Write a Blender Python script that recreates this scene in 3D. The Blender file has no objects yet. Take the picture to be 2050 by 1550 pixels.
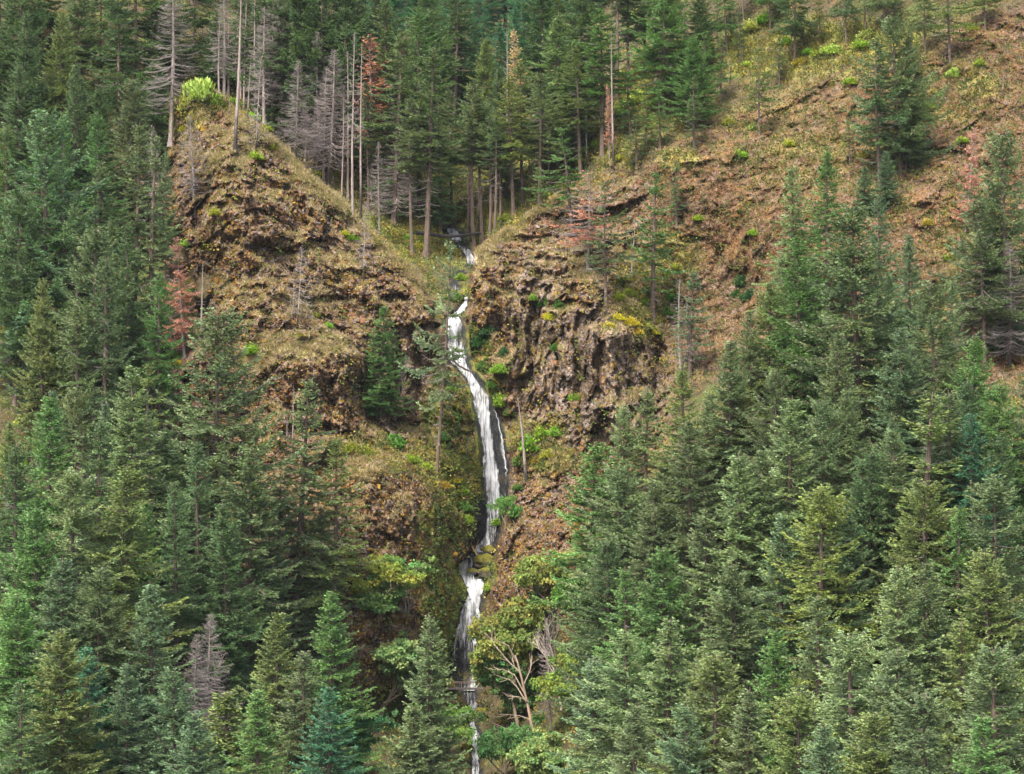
import bpy, math, random
import numpy as np
from mathutils import Vector, Matrix, Euler

# ------------------------------------------------------------------ camera, sky, sun, exposure
C = bpy.context.scene
CZ = 80.0                                   # the viewpoint stands 80 m above the valley floor
HF = math.radians(28.0)
F = 1025.0 / math.tan(HF / 2)               # focal length in units of the 2050 px wide photograph
cam = bpy.data.cameras.new('camera')
camo = bpy.data.objects.new('camera', cam)
C.collection.objects.link(camo)
camo.location = (0, 0, CZ)
camo.rotation_euler = (math.radians(90), 0, 0)
cam.sensor_width = 36.0
cam.lens = 18.0 / math.tan(HF / 2)
cam.clip_start = 1.0
cam.clip_end = 6000.0
C.camera = camo

SUN_EL, SUN_AZ = 56.0, 208.0                # azimuth clockwise from +Y (view direction): behind left of the camera
w = bpy.data.worlds.new('World')
C.world = w
w.use_nodes = True
nt = w.node_tree
nt.nodes.clear()
sky = nt.nodes.new('ShaderNodeTexSky')
sky.sky_type = 'NISHITA'
sky.sun_disc = False
sky.sun_elevation = math.radians(SUN_EL)
sky.sun_rotation = math.radians(SUN_AZ)
sky.air_density = 1.0
sky.dust_density = 5.0
sky.ozone_density = 1.0
bg = nt.nodes.new('ShaderNodeBackground')
bg.inputs['Strength'].default_value = 0.15
wo = nt.nodes.new('ShaderNodeOutputWorld')
nt.links.new(sky.outputs[0], bg.inputs[0])
nt.links.new(bg.outputs[0], wo.inputs[0])
sl = bpy.data.lights.new('sun', 'SUN')
sl.energy = 3.0
sl.angle = math.radians(11)
sl.color = (1.0, 0.95, 0.87)
so = bpy.data.objects.new('sun', sl)
C.collection.objects.link(so)
az, el = math.radians(SUN_AZ), math.radians(SUN_EL)
tosun = Vector((math.sin(az) * math.cos(el), math.cos(az) * math.cos(el), math.sin(el)))
so.rotation_euler = (-tosun).to_track_quat('-Z', 'Y').to_euler()
so.location = (0, 0, 300)
C.view_settings.view_transform = 'Standard'
C.view_settings.look = 'None'
C.view_settings.gamma = 1
C.view_settings.exposure = 1.68
C.cycles.max_bounces = 4
C.cycles.diffuse_bounces = 3
C.cycles.transparent_max_bounces = 8
C.cycles.transmission_bounces = 2

rng = np.random.default_rng(7)

# ------------------------------------------------------------------ noise
def _h(ix, iy, iz, seed):
    h = (ix.astype(np.int64) * 374761393 + iy.astype(np.int64) * 668265263 + iz.astype(np.int64) * 2147483647 + seed * 974711) & 0xffffffff
    h = ((h ^ (h >> 13)) * 1274126177) & 0xffffffff
    h = ((h ^ (h >> 16)) * 2246822519) & 0xffffffff
    return (h ^ (h >> 15)) & 0xffffffff

def vn(P, seed=0):
    """value noise, -1..1; P is (n,3)"""
    f = np.floor(P); i = f.astype(np.int64); t = P - f
    t = t * t * t * (t * (t * 6 - 15) + 10)
    r = np.zeros(len(P))
    for dx in (0, 1):
        wx = t[:, 0] if dx else 1 - t[:, 0]
        for dy in (0, 1):
            wy = t[:, 1] if dy else 1 - t[:, 1]
            for dz in (0, 1):
                wz = t[:, 2] if dz else 1 - t[:, 2]
                r += wx * wy * wz * (_h(i[:, 0] + dx, i[:, 1] + dy, i[:, 2] + dz, seed) / 2147483647.5 - 1)
    return r

def fbm(P, s, o=4, seed=0, g=.5):
    r = 0; a = 1; tot = 0
    for k in range(o):
        r = r + a * vn(P / s + 17.3 * k, seed + k); tot += a; a *= g; s = s / 2.03
    return r / tot

def ridge(P, s, o=4, seed=0):
    r = 0; a = 1; tot = 0
    for k in range(o):
        r = r + a * (1 - 2 * np.abs(vn(P / s + 9.1 * k, seed + k))); tot += a; a *= .5; s = s / 2.1
    return r / tot

def worley(P, seed=0):
    """(F1, F2, cell id 0..1) over 3d points"""
    f = np.floor(P); i = f.astype(np.int64)
    F1 = np.full(len(P), 9.); F2 = np.full(len(P), 9.); cid = np.zeros(len(P))
    for dx in (-1, 0, 1):
        for dy in (-1, 0, 1):
            for dz in (-1, 0, 1):
                a, b, c = i[:, 0] + dx, i[:, 1] + dy, i[:, 2] + dz
                h = _h(a, b, c, seed)
                qx = a + (h & 1023) / 1023.; qy = b + ((h >> 10) & 1023) / 1023.; qz = c + ((h >> 20) & 1023) / 1023.
                d = np.sqrt((P[:, 0] - qx) ** 2 + (P[:, 1] - qy) ** 2 + (P[:, 2] - qz) ** 2)
                n = d < F1
                F2 = np.where(n, F1, np.minimum(F2, d)); cid = np.where(n, (h & 65535) / 65535., cid); F1 = np.where(n, d, F1)
    return F1, F2, cid

def facet(P, seed, tilt=.55):
    """broken flat faces: a tilted plane per cell, so neighbouring faces meet in sharp steps; about -1..1"""
    f = np.floor(P); i = f.astype(np.int64)
    F1 = np.full(len(P), 9.); v = np.zeros(len(P))
    for dx in (-1, 0, 1):
        for dy in (-1, 0, 1):
            for dz in (-1, 0, 1):
                a, b, c = i[:, 0] + dx, i[:, 1] + dy, i[:, 2] + dz
                h = _h(a, b, c, seed); h2 = _h(a, b, c, seed + 77)
                ox = P[:, 0] - a - (h & 1023) / 1023.; oy = P[:, 1] - b - ((h >> 10) & 1023) / 1023.; oz = P[:, 2] - c - ((h >> 20) & 1023) / 1023.
                d = ox * ox + oy * oy + oz * oz
                n = d < F1
                val = ((h2 & 255) / 127.5 - 1) * .5 + tilt * (((h2 >> 8) & 255) / 127.5 - 1) * 1.6 * ox + tilt * (((h2 >> 16) & 255) / 127.5 - .6) * 1.6 * oz
                v = np.where(n, val, v); F1 = np.where(n, d, F1)
    return v

def ss(x, a, b):
    t = np.clip((x - a) / (b - a), 0, 1)
    return t * t * (3 - 2 * t)

# ------------------------------------------------------------------ objects
def mesh_obj(name, V, faces, mats, parent=None, cols=None, fmat=None, smooth=False, uv=None):
    """V (n,3); faces (m,k) int array or list of such arrays; cols (n,3) point colours"""
    me = bpy.data.meshes.new(name)
    if not isinstance(faces, list): faces = [faces]
    faces = [f for f in faces if len(f)]
    V = np.asarray(V, dtype=np.float32)
    me.vertices.add(len(V)); me.vertices.foreach_set('co', V.ravel())
    tot = sum(f.size for f in faces); nf = sum(len(f) for f in faces)
    me.loops.add(tot); me.loops.foreach_set('vertex_index', np.concatenate([f.ravel() for f in faces]).astype(np.int32))
    me.polygons.add(nf)
    ln = np.concatenate([np.full(len(f), f.shape[1]) for f in faces]); st = np.concatenate([[0], np.cumsum(ln)[:-1]])
    me.polygons.foreach_set('loop_start', st.astype(np.int32)); me.polygons.foreach_set('loop_total', ln.astype(np.int32))
    me.polygons.foreach_set('use_smooth', np.full(nf, smooth))
    for m in (mats if isinstance(mats, (list, tuple)) else [mats]): me.materials.append(m)
    if fmat is not None: me.polygons.foreach_set('material_index', np.asarray(fmat, dtype=np.int32))
    me.update(calc_edges=True)
    if cols is not None:
        a = me.color_attributes.new('Col', 'FLOAT_COLOR', 'POINT')
        cc = np.ones((len(V), 4), dtype=np.float32); cc[:, :3] = cols
        a.data.foreach_set('color', cc.ravel())
    if uv is not None:
        u = me.uv_layers.new(name='UVMap')
        idx = np.concatenate([f.ravel() for f in faces])
        u.data.foreach_set('uv', np.asarray(uv, dtype=np.float32)[idx].ravel())
    o = bpy.data.objects.new(name, me)
    C.collection.objects.link(o)
    if parent: o.parent = parent
    return o

def tag(o, label=None, cat=None, group=None, kind=None):
    if label: o['label'] = label
    if cat: o['category'] = cat
    if group: o['group'] = group
    if kind: o['kind'] = kind
    return o

# ------------------------------------------------------------------ materials
class N:
    def __init__(s, name):
        s.m = bpy.data.materials.new(name); s.m.use_nodes = True
        s.t = s.m.node_tree; s.t.nodes.clear()
        s.out = s.n('ShaderNodeOutputMaterial')
    def n(s, t, **k):
        x = s.t.nodes.new(t)
        for a, b in k.items(): setattr(x, a, b)
        return x
    def l(s, a, b): s.t.links.new(a, b)
    def noise(s, vec, scale, detail=3, rough=.6):
        x = s.n('ShaderNodeTexNoise'); x.inputs['Scale'].default_value = scale; x.inputs['Detail'].default_value = detail
        x.inputs['Roughness'].default_value = rough; s.l(vec, x.inputs['Vector']); return x.outputs[0]
    def ramp(s, f, p0, p1, v0=0., v1=1.):
        x = s.n('ShaderNodeMapRange'); x.inputs[1].default_value = p0; x.inputs[2].default_value = p1
        x.inputs[3].default_value = v0; x.inputs[4].default_value = v1; s.l(f, x.inputs[0]); return x.outputs[0]
    def math(s, op, a, b=None):
        x = s.n('ShaderNodeMath', operation=op)
        for i, v in enumerate((a, b)):
            if v is None: continue
            if isinstance(v, (int, float)): x.inputs[i].default_value = v
            else: s.l(v, x.inputs[i])
        return x.outputs[0]
    def mul(s, col, f):
        x = s.n('ShaderNodeVectorMath', operation='SCALE'); s.l(col, x.inputs[0]); s.l(f, x.inputs['Scale']); return x.outputs[0]
    def vmul(s, a, b):
        x = s.n('ShaderNodeVectorMath', operation='MULTIPLY')
        for i, v in enumerate((a, b)):
            if isinstance(v, tuple): x.inputs[i].default_value = v
            else: s.l(v, x.inputs[i])
        return x.outputs[0]
    def mix(s, f, a, b):
        x = s.n('ShaderNodeMix', data_type='RGBA')
        if isinstance(f, (int, float)): x.inputs[0].default_value = f
        else: s.l(f, x.inputs[0])
        for i, v in ((6, a), (7, b)):
            if isinstance(v, tuple): x.inputs[i].default_value = (*v, 1)
            else: s.l(v, x.inputs[i])
        return x.outputs[2]
    def bsdf(s, col, rough=.9, spec=.2, normal=None):
        b = s.n('ShaderNodeBsdfPrincipled')
        if isinstance(col, tuple): b.inputs['Base Color'].default_value = (*col, 1)
        else: s.l(col, b.inputs['Base Color'])
        if isinstance(rough, (int, float)): b.inputs['Roughness'].default_value = rough
        else: s.l(rough, b.inputs['Roughness'])
        b.inputs['Specular IOR Level'].default_value = spec
        if normal is not None: s.l(normal, b.inputs['Normal'])
        return b.outputs[0]
    def bump(s, h, strength, dist):
        x = s.n('ShaderNodeBump'); x.inputs['Strength'].default_value = strength; x.inputs['Distance'].default_value = dist
        s.l(h, x.inputs['Height']); return x.outputs[0]

def mat_foliage(name, trans=.25):
    g = N(name)
    at = g.n('ShaderNodeAttribute', attribute_name='Col')
    oi = g.n('ShaderNodeObjectInfo')
    col = g.vmul(at.outputs['Color'], oi.outputs['Color'])
    d = g.bsdf(col, .75, .25)
    t = g.n('ShaderNodeBsdfTranslucent'); g.l(g.vmul(col, (1.0, 1.1, .5)), t.inputs['Color'])
    mx = g.n('ShaderNodeMixShader'); mx.inputs[0].default_value = trans
    g.l(d, mx.inputs[1]); g.l(t.outputs[0], mx.inputs[2]); g.l(mx.outputs[0], g.out.inputs[0])
    return g.m

def mat_bark(name):
    g = N(name)
    tc = g.n('ShaderNodeTexCoord').outputs['Object']
    at = g.n('ShaderNodeAttribute', attribute_name='Col')
    mp = g.n('ShaderNodeMapping'); mp.inputs['Scale'].default_value = (3, 3, .6); g.l(tc, mp.inputs[0])
    n1 = g.noise(mp.outputs[0], 2.0, 4)
    col = g.mul(at.outputs['Color'], g.ramp(n1, .25, .75, .55, 1.45))
    g.l(g.bsdf(col, .9, .15, g.bump(n1, .6, .1)), g.out.inputs[0])
    return g.m

def mat_ground():
    g = N('rock_and_soil')
    geo = g.n('ShaderNodeNewGeometry').outputs['Position']
    at = g.n('ShaderNodeAttribute', attribute_name='Col').outputs['Color']
    rk = g.n('ShaderNodeAttribute', attribute_name='rock').outputs['Fac']
    n1 = g.noise(geo, 3.2, 5, .7)
    n2 = g.noise(geo, .9, 4, .65)
    vo = g.n('ShaderNodeTexVoronoi'); vo.inputs['Scale'].default_value = 2.0; vo.inputs['Randomness'].default_value = 1.0
    wv = g.n('ShaderNodeVectorMath', operation='ADD'); nn = g.n('ShaderNodeTexNoise'); nn.inputs['Scale'].default_value = 1.2; g.l(geo, nn.inputs['Vector'])
    g.l(geo, wv.inputs[0]); g.l(nn.outputs[1], wv.inputs[1]); g.l(wv.outputs[0], vo.inputs['Vector'])
    sep = g.n('ShaderNodeSeparateColor'); g.l(vo.outputs['Color'], sep.inputs[0])
    c = g.mul(at, g.ramp(n1, .3, .7, .30, 1.65))
    # mineral and moss speckle, block by block
    speck = g.math('MULTIPLY', rk, g.ramp(sep.outputs[0], .70, .78))
    c = g.mix(g.math('MULTIPLY', speck, .6), c, (.24, .20, .185))
    moss = g.math('MULTIPLY', rk, g.math('MULTIPLY', g.ramp(sep.outputs[1], .62, .7), g.ramp(n2, .42, .55)))
    c = g.mix(g.math('MULTIPLY', moss, .75), c, (.20, .125, .012))
    dk = g.math('MULTIPLY', rk, g.ramp(sep.outputs[2], .8, .86))
    c = g.mix(g.math('MULTIPLY', dk, .7), c, (.035, .028, .025))
    h = g.math('ADD', g.math('MULTIPLY', n1, .6), g.math('MULTIPLY', vo.outputs[0], g.math('MULTIPLY', rk, -.9)))
    nb = g.bump(h, 1.0, .55)
    g.l(g.bsdf(c, .92, .15, nb), g.out.inputs[0])
    return g.m

def mat_water():
    g = N('falling_water')
    uv = g.n('ShaderNodeUVMap').outputs[0]
    cv = g.n('ShaderNodeAttribute', attribute_name='Col').outputs['Color']
    sp = g.n('ShaderNodeSeparateColor'); g.l(cv, sp.inputs[0])
    m1 = g.n('ShaderNodeMapping'); m1.inputs['Scale'].default_value = (1.7, .16, 1); g.l(uv, m1.inputs[0])
    m2 = g.n('ShaderNodeMapping'); m2.inputs['Scale'].default_value = (5.5, .45, 1); g.l(uv, m2.inputs[0])
    wn = g.noise(uv, .35, 2)
    add = g.n('ShaderNodeVectorMath', operation='ADD'); g.l(m1.outputs[0], add.inputs[0])
    cx = g.n('ShaderNodeCombineXYZ'); g.l(g.math('MULTIPLY', wn, 1.3), cx.inputs[0]); g.l(cx.outputs[0], add.inputs[1])
    a = g.noise(add.outputs[0], 1, 4, .6); b = g.noise(m2.outputs[0], 1, 4, .7)
    s = g.math('ADD', g.ramp(a, .25, .75, .17, .45), g.ramp(b, .25, .75, .08, .30))
    # cover 1 = solid white, 0 = bare rock
    thr = g.math('ADD', s, g.math('MULTIPLY', g.math('SUBTRACT', sp.outputs[0], .5), .5))
    al = g.ramp(thr, .52, .70)
    al = g.math('MULTIPLY', al, g.ramp(sp.outputs[1], 0, .35))
    shade = g.ramp(thr, .52, .90, .06, .46)
    cc = g.n('ShaderNodeCombineColor'); g.l(g.math('MULTIPLY', shade, .94), cc.inputs[0]); g.l(g.math('MULTIPLY', shade, .97), cc.inputs[1]); g.l(shade, cc.inputs[2])
    bs = g.bsdf(cc.outputs[0], .45, .4, g.bump(s, .7, .5))
    tr = g.n('ShaderNodeBsdfTransparent'); mx = g.n('ShaderNodeMixShader')
    g.l(al, mx.inputs[0]); g.l(tr.outputs[0], mx.inputs[1]); g.l(bs, mx.inputs[2]); g.l(mx.outputs[0], g.out.inputs[0])
    return g.m

M_LEAF = mat_foliage('needles'); M_BROAD = mat_foliage('broad_leaves', .35)
M_BARK = mat_bark('bark'); M_GROUND = mat_ground(); M_WATER = mat_water()

# ------------------------------------------------------------------ terrain: distance of the hillside as a function of direction
def tps_fit(P):
    P = np.array(P, float); X = P[:, :2] / 500.; n = len(P)
    d = np.sqrt(((X[:, None] - X[None]) ** 2).sum(2)); K = np.where(d > 0, d * d * np.log(d + 1e-12), 0) + np.eye(n) * .002
    A = np.zeros((n + 3, n + 3)); A[:n, :n] = K; A[:n, n] = 1; A[:n, n + 1:] = X; A[n:, :n] = A[:n, n:].T
    s = np.linalg.solve(A, np.concatenate([P[:, 2], np.zeros(3)]))
    def ev(x, y):
        x = x / 500.; y = y / 500.
        r = s[n] + s[n + 1] * x + s[n + 2] * y
        for k in range(n):
            d2 = (x - X[k, 0]) ** 2 + (y - X[k, 1]) ** 2 + 1e-12
            r = r + s[k] * d2 * .5 * np.log(d2)
        return r
    return ev

BASE = [(-700, 2500, 165), (300, 2500, 170), (1000, 2500, 190), (1700, 2500, 170), (2750, 2500, 160),
        (-700, 1900, 200), (200, 1900, 212), (600, 1900, 228), (950, 1900, 255), (1300, 1900, 222), (1800, 1900, 203), (2750, 1900, 195),
        (-700, 1550, 240), (50, 1550, 247), (400, 1550, 262), (700, 1550, 288), (950, 1550, 312), (1200, 1550, 285), (1500, 1550, 256), (1900, 1550, 240), (2750, 1550, 228),
        (-700, 1200, 280), (50, 1200, 285), (350, 1200, 293), (600, 1200, 318), (760, 1300, 325), (935, 1380, 346), (945, 1180, 353), (1150, 1250, 326), (1350, 1200, 300), (1700, 1200, 272), (2050, 1200, 262), (2750, 1200, 255),
        (-700, 900, 325), (50, 900, 328), (250, 900, 330), (1400, 950, 320), (1700, 950, 300), (2050, 900, 292), (2750, 900, 285),
        (-700, 650, 360), (50, 650, 362), (300, 650, 362), (-700, 400, 395), (50, 400, 398), (280, 400, 397), (330, 250, 422), (100, 150, 436), (-700, 150, 436), (330, 60, 452),
        (-700, -260, 520), (300, -260, 540), (500, 180, 438), (600, 250, 434), (600, 60, 468), (700, 350, 428), (720, 180, 462), (800, 440, 420), (860, 520, 406),
        (908, 462, 424), (935, 515, 414), (925, 600, 388), (905, 640, 380), (915, 720, 376), (960, 800, 370), (985, 900, 366), (990, 1000, 364), (985, 1095, 362),
        (900, 240, 500), (900, 100, 575), (985, 30, 760), (900, 330, 460), (1000, 430, 414), (1030, 330, 440), (1120, 350, 426), (1200, 250, 432), (1150, 150, 480), (1250, 60, 492), (900, -260, 900), (1300, -260, 600),
        (1360, 300, 405), (1340, 200, 432), (1500, 200, 424), (1480, 60, 452), (1650, 200, 412), (1800, 300, 388), (1950, 150, 398), (2000, 40, 414), (2750, 100, 400), (2000, -260, 470), (2750, -260, 460),
        (1340, 420, 392), (1450, 410, 390), (1430, 490, 389), (1410, 600, 382), (1550, 450, 376), (1470, 620, 377), (1350, 720, 368), (1900, 430, 360), (2000, 600, 342), (1850, 620, 342), (1700, 550, 352), (2750, 600, 340), (1300, 800, 356), (1450, 800, 346), (1650, 750, 330)]
CRAG = [(350, 205, 400), (400, 190, 398), (440, 200, 398), (520, 255, 394), (470, 300, 384), (600, 325, 391), (680, 400, 389), (760, 470, 388), (850, 560, 384), (865, 620, 378), (345, 300, 398), (325, 400, 388), (400, 430, 373),
        (520, 400, 371), (450, 550, 366), (600, 450, 376), (560, 560, 364), (700, 560, 374), (640, 380, 384), (780, 590, 372), (830, 620, 374), (700, 640, 370), (600, 640, 360), (400, 640, 362), (500, 690, 354), (600, 700, 352), (690, 690, 357), (380, 720, 352), (640, 770, 349), (640, 860, 348),
        (500, 780, 350), (500, 850, 347), (420, 900, 345), (700, 800, 358), (760, 800, 366), (830, 760, 372), (860, 800, 372), (800, 870, 362), (700, 890, 346), (760, 930, 342), (840, 930, 352), (880, 900, 364), (915, 800, 372), (930, 900, 369), (950, 1000, 364), (600, 1000, 334), (800, 1040, 338), (720, 1000, 335), (730, 1150, 329), (870, 1010, 348), (900, 1090, 352), (925, 1130, 354), (850, 1240, 338), (900, 1280, 345), (895, 1390, 344), (760, 1330, 326), (500, 1000, 333)]
CLIFF = [(945, 520, 388), (990, 485, 394), (1060, 430, 400), (1140, 385, 408), (1220, 345, 414), (1290, 330, 412), (1000, 540, 384), (1060, 530, 387), (1130, 500, 388), (1220, 440, 396), (1050, 600, 378), (945, 600, 384), (960, 680, 383), (1000, 700, 380), (1110, 620, 372), (1200, 600, 369), (1180, 560, 376), (1220, 660, 361), (1260, 610, 368),
         (1300, 620, 374), (1230, 720, 362), (1300, 730, 366), (1100, 700, 371), (1100, 800, 368), (985, 780, 374), (1010, 850, 370), (1230, 850, 356), (1180, 860, 358), (1060, 870, 365), (1020, 950, 363), (1150, 960, 351), (1060, 1050, 345), (1010, 1060, 350), (1040, 1160, 341), (990, 1150, 350), (1150, 1100, 335), (1000, 1220, 346), (1300, 520, 386), (1330, 430, 394), (1340, 660, 374), (1330, 800, 360)]
POLY_CRAG = [(345, 208), (372, 172), (405, 168), (445, 192), (525, 252), (600, 322), (680, 398), (760, 466), (815, 520), (858, 570), (868, 610), (866, 640), (885, 720), (915, 735), (940, 790), (955, 880), (960, 960), (958, 1040), (945, 1095), (912, 1140), (930, 1185), (905, 1260), (898, 1380), (860, 1500), (500, 1500), (430, 1200), (330, 980), (330, 820), (340, 740), (385, 690), (400, 640), (385, 560), (362, 480), (325, 430), (318, 370), (335, 290)]
POLY_CLIFF = [(946, 516), (990, 476), (1060, 424), (1140, 378), (1225, 335), (1330, 320), (1370, 420), (1345, 560), (1375, 700), (1350, 860), (1250, 1100), (1150, 1250), (990, 1270), (972, 1190), (990, 1140), (992, 1095), (1005, 1040), (1020, 1000), (1018, 920), (1008, 850), (985, 780), (955, 735), (942, 690), (936, 600)]

def sdist(x, y, poly):
    """signed distance, positive inside"""
    p = np.array(poly, float); q = np.roll(p, -1, 0)
    d2 = np.full(x.shape, 1e18); ins = np.zeros(x.shape, bool)
    for a, b in zip(p, q):
        e = b - a; t = np.clip(((x - a[0]) * e[0] + (y - a[1]) * e[1]) / (e @ e), 0, 1)
        d2 = np.minimum(d2, (x - a[0] - t * e[0]) ** 2 + (y - a[1] - t * e[1]) ** 2)
        if a[1] != b[1]:
            c = ((a[1] > y) != (b[1] > y)) & (x < (b[0] - a[0]) * (y - a[1]) / (b[1] - a[1]) + a[0]); ins ^= c
    d = np.sqrt(d2)
    return np.where(ins, d, -d)

# band of the falls: row, left, right (photograph units)
FALL = [
    [(457, 894, 919, 1), (468, 897, 932, 1), (478, 903, 935, .9), (488, 912, 934, .5), (495, 918, 932, .7), (501, 926, 942, 1), (508, 930, 945, 1), (519, 934, 949, .9), (530, 936, 948, .7)],
    [(568, 903, 911, .5), (578, 909, 921, .6), (588, 920, 934, .7), (596, 929, 937, .9), (604, 930, 937, 1), (612, 924, 935, 1), (622, 917, 931, 1), (634, 896, 920, 1),
     (645, 894, 924, .95), (662, 895, 930, .8), (682, 896, 934, .72), (700, 897, 937, .85), (715, 899, 939, .9), (728, 905, 942, .85), (742, 921, 947, .9), (760, 934, 958, .9), (776, 941, 971, .85), (795, 947, 985, .85), (815, 950, 990, .85),
     (835, 956, 997, .8), (860, 961, 1003, .75), (882, 965, 1007, .75), (900, 967, 1010, .78), (920, 967, 1014, .78), (942, 966, 1016, .7), (962, 968, 1015, .72), (982, 970, 1013, .75), (1005, 972, 1012, .75), (1025, 974, 1010, .75), (1045, 975, 1002, .72), (1065, 972, 999, .75), (1082, 965, 996, .72), (1095, 952, 993, .75), (1105, 945, 990, .9)],
    [(1102, 950, 990, .75), (1112, 940, 984, .6), (1122, 928, 970, .7), (1132, 918, 962, .8), (1142, 916, 958, .75), (1152, 922, 962, .8), (1163, 928, 968, .95), (1175, 933, 970, 1), (1185, 937, 967, 1), (1194, 936, 962, 1),
     (1205, 930, 962, .95), (1222, 925, 960, .88), (1240, 919, 962, .8), (1262, 913, 963, .75), (1290, 908, 964, .62), (1320, 905, 965, .55), (1350, 903, 964, .52), (1370, 902, 960, .6), (1384, 902, 950, .7)],
    [(1386, 925, 948, .6), (1400, 933, 952, .6), (1412, 938, 957, .8), (1424, 936, 954, .9), (1434, 933, 948, 1), (1446, 937, 950, .85), (1460, 944, 954, .8), (1475, 945, 962, .8), (1490, 941, 960, 1), (1502, 945, 959, 1), (1524, 946, 958, .9), (1560, 944, 960, .9), (1620, 946, 964, .8)]]
band = np.array(sorted([r[:3] for t in FALL for r in t]), float)

def falld(x, y):
    """distance outside the band of the falls"""
    l = np.interp(y, band[:, 0], band[:, 1]); r = np.interp(y, band[:, 0], band[:, 2])
    d = np.maximum(np.maximum(l - x, x - r), 0)
    return np.hypot(d, np.maximum(band[0, 0] - y, 0) + np.maximum(y - 1620, 0))

xs = np.concatenate([np.arange(-700, -30, 22), np.arange(-30, 2082, 2.4), np.arange(2090, 2760, 22)])
ys = np.concatenate([np.arange(-260, -20, 14), np.arange(-20, 1570, 2.4), np.arange(1575, 2500, 22)])
NX, NY = len(xs), len(ys)
GX, GY = np.meshgrid(xs, ys)
gx, gy = GX.ravel(), GY.ravel()

base_f, crag_f, cliff_f = tps_fit(BASE), tps_fit(CRAG), tps_fit(CLIFF)
def world(x, y, D):
    return np.stack([(x - 1025) / F * D, D, CZ + (775 - y) / F * D], -1)

D = base_f(gx, gy)
warp = vn(np.stack([gx / 40, gy / 40, gx * 0], -1), 5) * 9 + vn(np.stack([gx / 12, gy / 12, gx * 0], -1), 6) * 4
sA = sdist(gx, gy, POLY_CRAG) + warp * .6
wA = 7 + 55 * ss(gy, 1080, 1300) + 40 * ss(-gx, -420, -340) * ss(gy, 600, 700) + 90 * ss(-gx, -620, -380) * ss(gy, 880, 1100)
mA = ss(sA / wA, -.5, 1)
sB = sdist(gx, gy, POLY_CLIFF) + warp * .6
wB = 7 + 80 * ss(gx, 1100, 1300) + 40 * ss(gy, 1150, 1250)
mB = ss(sB / wB, -.5, 1)
D = D + (crag_f(gx, gy) - D) * mA
D = D + (cliff_f(gx, gy) - D) * mB
fd = falld(gx, gy)
inf = 1 - ss(fd, 2, 26)
P0 = world(gx, gy, D)

def blob(cx, cy, rx, ry, soft=.5):
    d = np.sqrt(((gx - cx) / rx) ** 2 + ((gy - cy) / ry) ** 2) + warp * .02
    return 1 - ss(d, 1 - soft, 1 + soft * .6)
def inpoly(poly, soft=14):
    return ss(sdist(gx, gy, poly) + warp, -soft, soft)

# where rock shows: the two crags and the open right-hand slope
scree = inpoly([(1290, 330), (1340, 290), (1450, 230), (1560, 190), (1700, 130), (1850, 110), (1960, 20), (2300, 0), (2300, 760), (1960, 760), (1850, 560), (1700, 620), (1560, 640), (1500, 700), (1380, 760), (1320, 600)], 30)
column = inpoly([(1020, 560), (1100, 545), (1190, 625), (1300, 680), (1345, 760), (1320, 900), (1180, 880), (1060, 890), (1030, 780)], 16)
colL = inpoly([(760, 640), (870, 660), (880, 720), (870, 900), (780, 880), (740, 760)], 12)
rock = np.clip(np.maximum(np.maximum(mA * (1 - ss(gy, 1250, 1420)) * (1 - ss(-gx, -600, -430) * ss(gy, 900, 1050)), mB), scree * .9), 0, 1)
rock = rock * (1 - .75 * ss(-gy, -500, -300) * (1 - ss(gx, 0, 1)))
# relief
big = ridge(P0 * [1, 1, .8], 22, 3, 11)
mid = ridge(P0, 5.0, 3, 21)
fin = fbm(P0, 1.9, 3, 31)
Pw = P0 + np.stack([fbm(P0, 3, 2, 41), fbm(P0, 3, 2, 42), fbm(P0, 3, 2, 43)], -1) * 1.1
F1, F2, cid = worley(Pw / 2.3, 3)
G1, G2, cid2 = worley(Pw / 1.0, 4)
tz = (P0[:, 2] + 11 * fbm(P0, 20, 3, 51) + .2 * P0[:, 0]) / 9.5
saw = (tz - np.floor(tz)); saw = np.where(saw < .86, saw / .86, (1 - saw) / .14) - .5       # ledges: face leaning out, then a shelf
K = np.stack([Pw[:, 0] / 1.15, Pw[:, 1] / 1.5, P0[:, 2] / 11.], -1)
K1, K2, kid = worley(K, 8)
colm = np.clip(column + colL * .8, 0, 1)
quiet = 1 - .92 * inf
soft = 1 - .5 * ss(gy, 870, 980)
dd = -(big * 3.0 + mid * .8) * rock * (1 - .5 * colm) * (1 - .45 * scree) * soft
flt = ridge(np.stack([P0[:, 0] + .35 * P0[:, 2], P0[:, 1] * .4, P0[:, 2] * .32], -1), 9, 3, 77)
dd += -flt * 2.4 * scree - fbm(P0, 4, 3, 78) * 1.3 * scree
sawm = ss(fbm(P0, 13, 2, 55), -.25, .35)
dd += -saw * .35 * sawm * np.clip(mA + .7 * mB * (1 - colm), 0, 1) * (1 - ss(gy, 1000, 1100) * .6)
H1, H2, hid = worley((Pw + np.stack([fbm(P0, 8, 2, 47), fbm(P0, 8, 2, 48), fbm(P0, 8, 2, 49)], -1) * 3) / 6.5, 13)
dd += -((hid - .5) * 1.2 - H1 * .6 + .6 * ss(H2 - H1, 0, .12)) * rock * (1 - .7 * colm) * (1 - .55 * scree)
dd += -(fin * .5 + (cid - .5) * .7 * soft + (cid2 - .5) * .55 - F1 * .5) * rock * (1 - .8 * colm)
dd += -((kid - .5) * 2.8 - K1 * .8) * colm
rw = rock * (1 - .45 * scree)
Pq = P0 + np.stack([fbm(P0, 9, 3, 101), fbm(P0, 9, 3, 102), fbm(P0, 9, 3, 103)], -1) * 3.2
dd += -facet(Pq / [8.5, 8.5, 13], 201) * 3.4 * rw * (1 - .4 * colm) * soft
dd += -facet(Pq / [3.4, 3.4, 5.5], 202) * 1.7 * rw * (1 - .3 * colm) * soft
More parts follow.
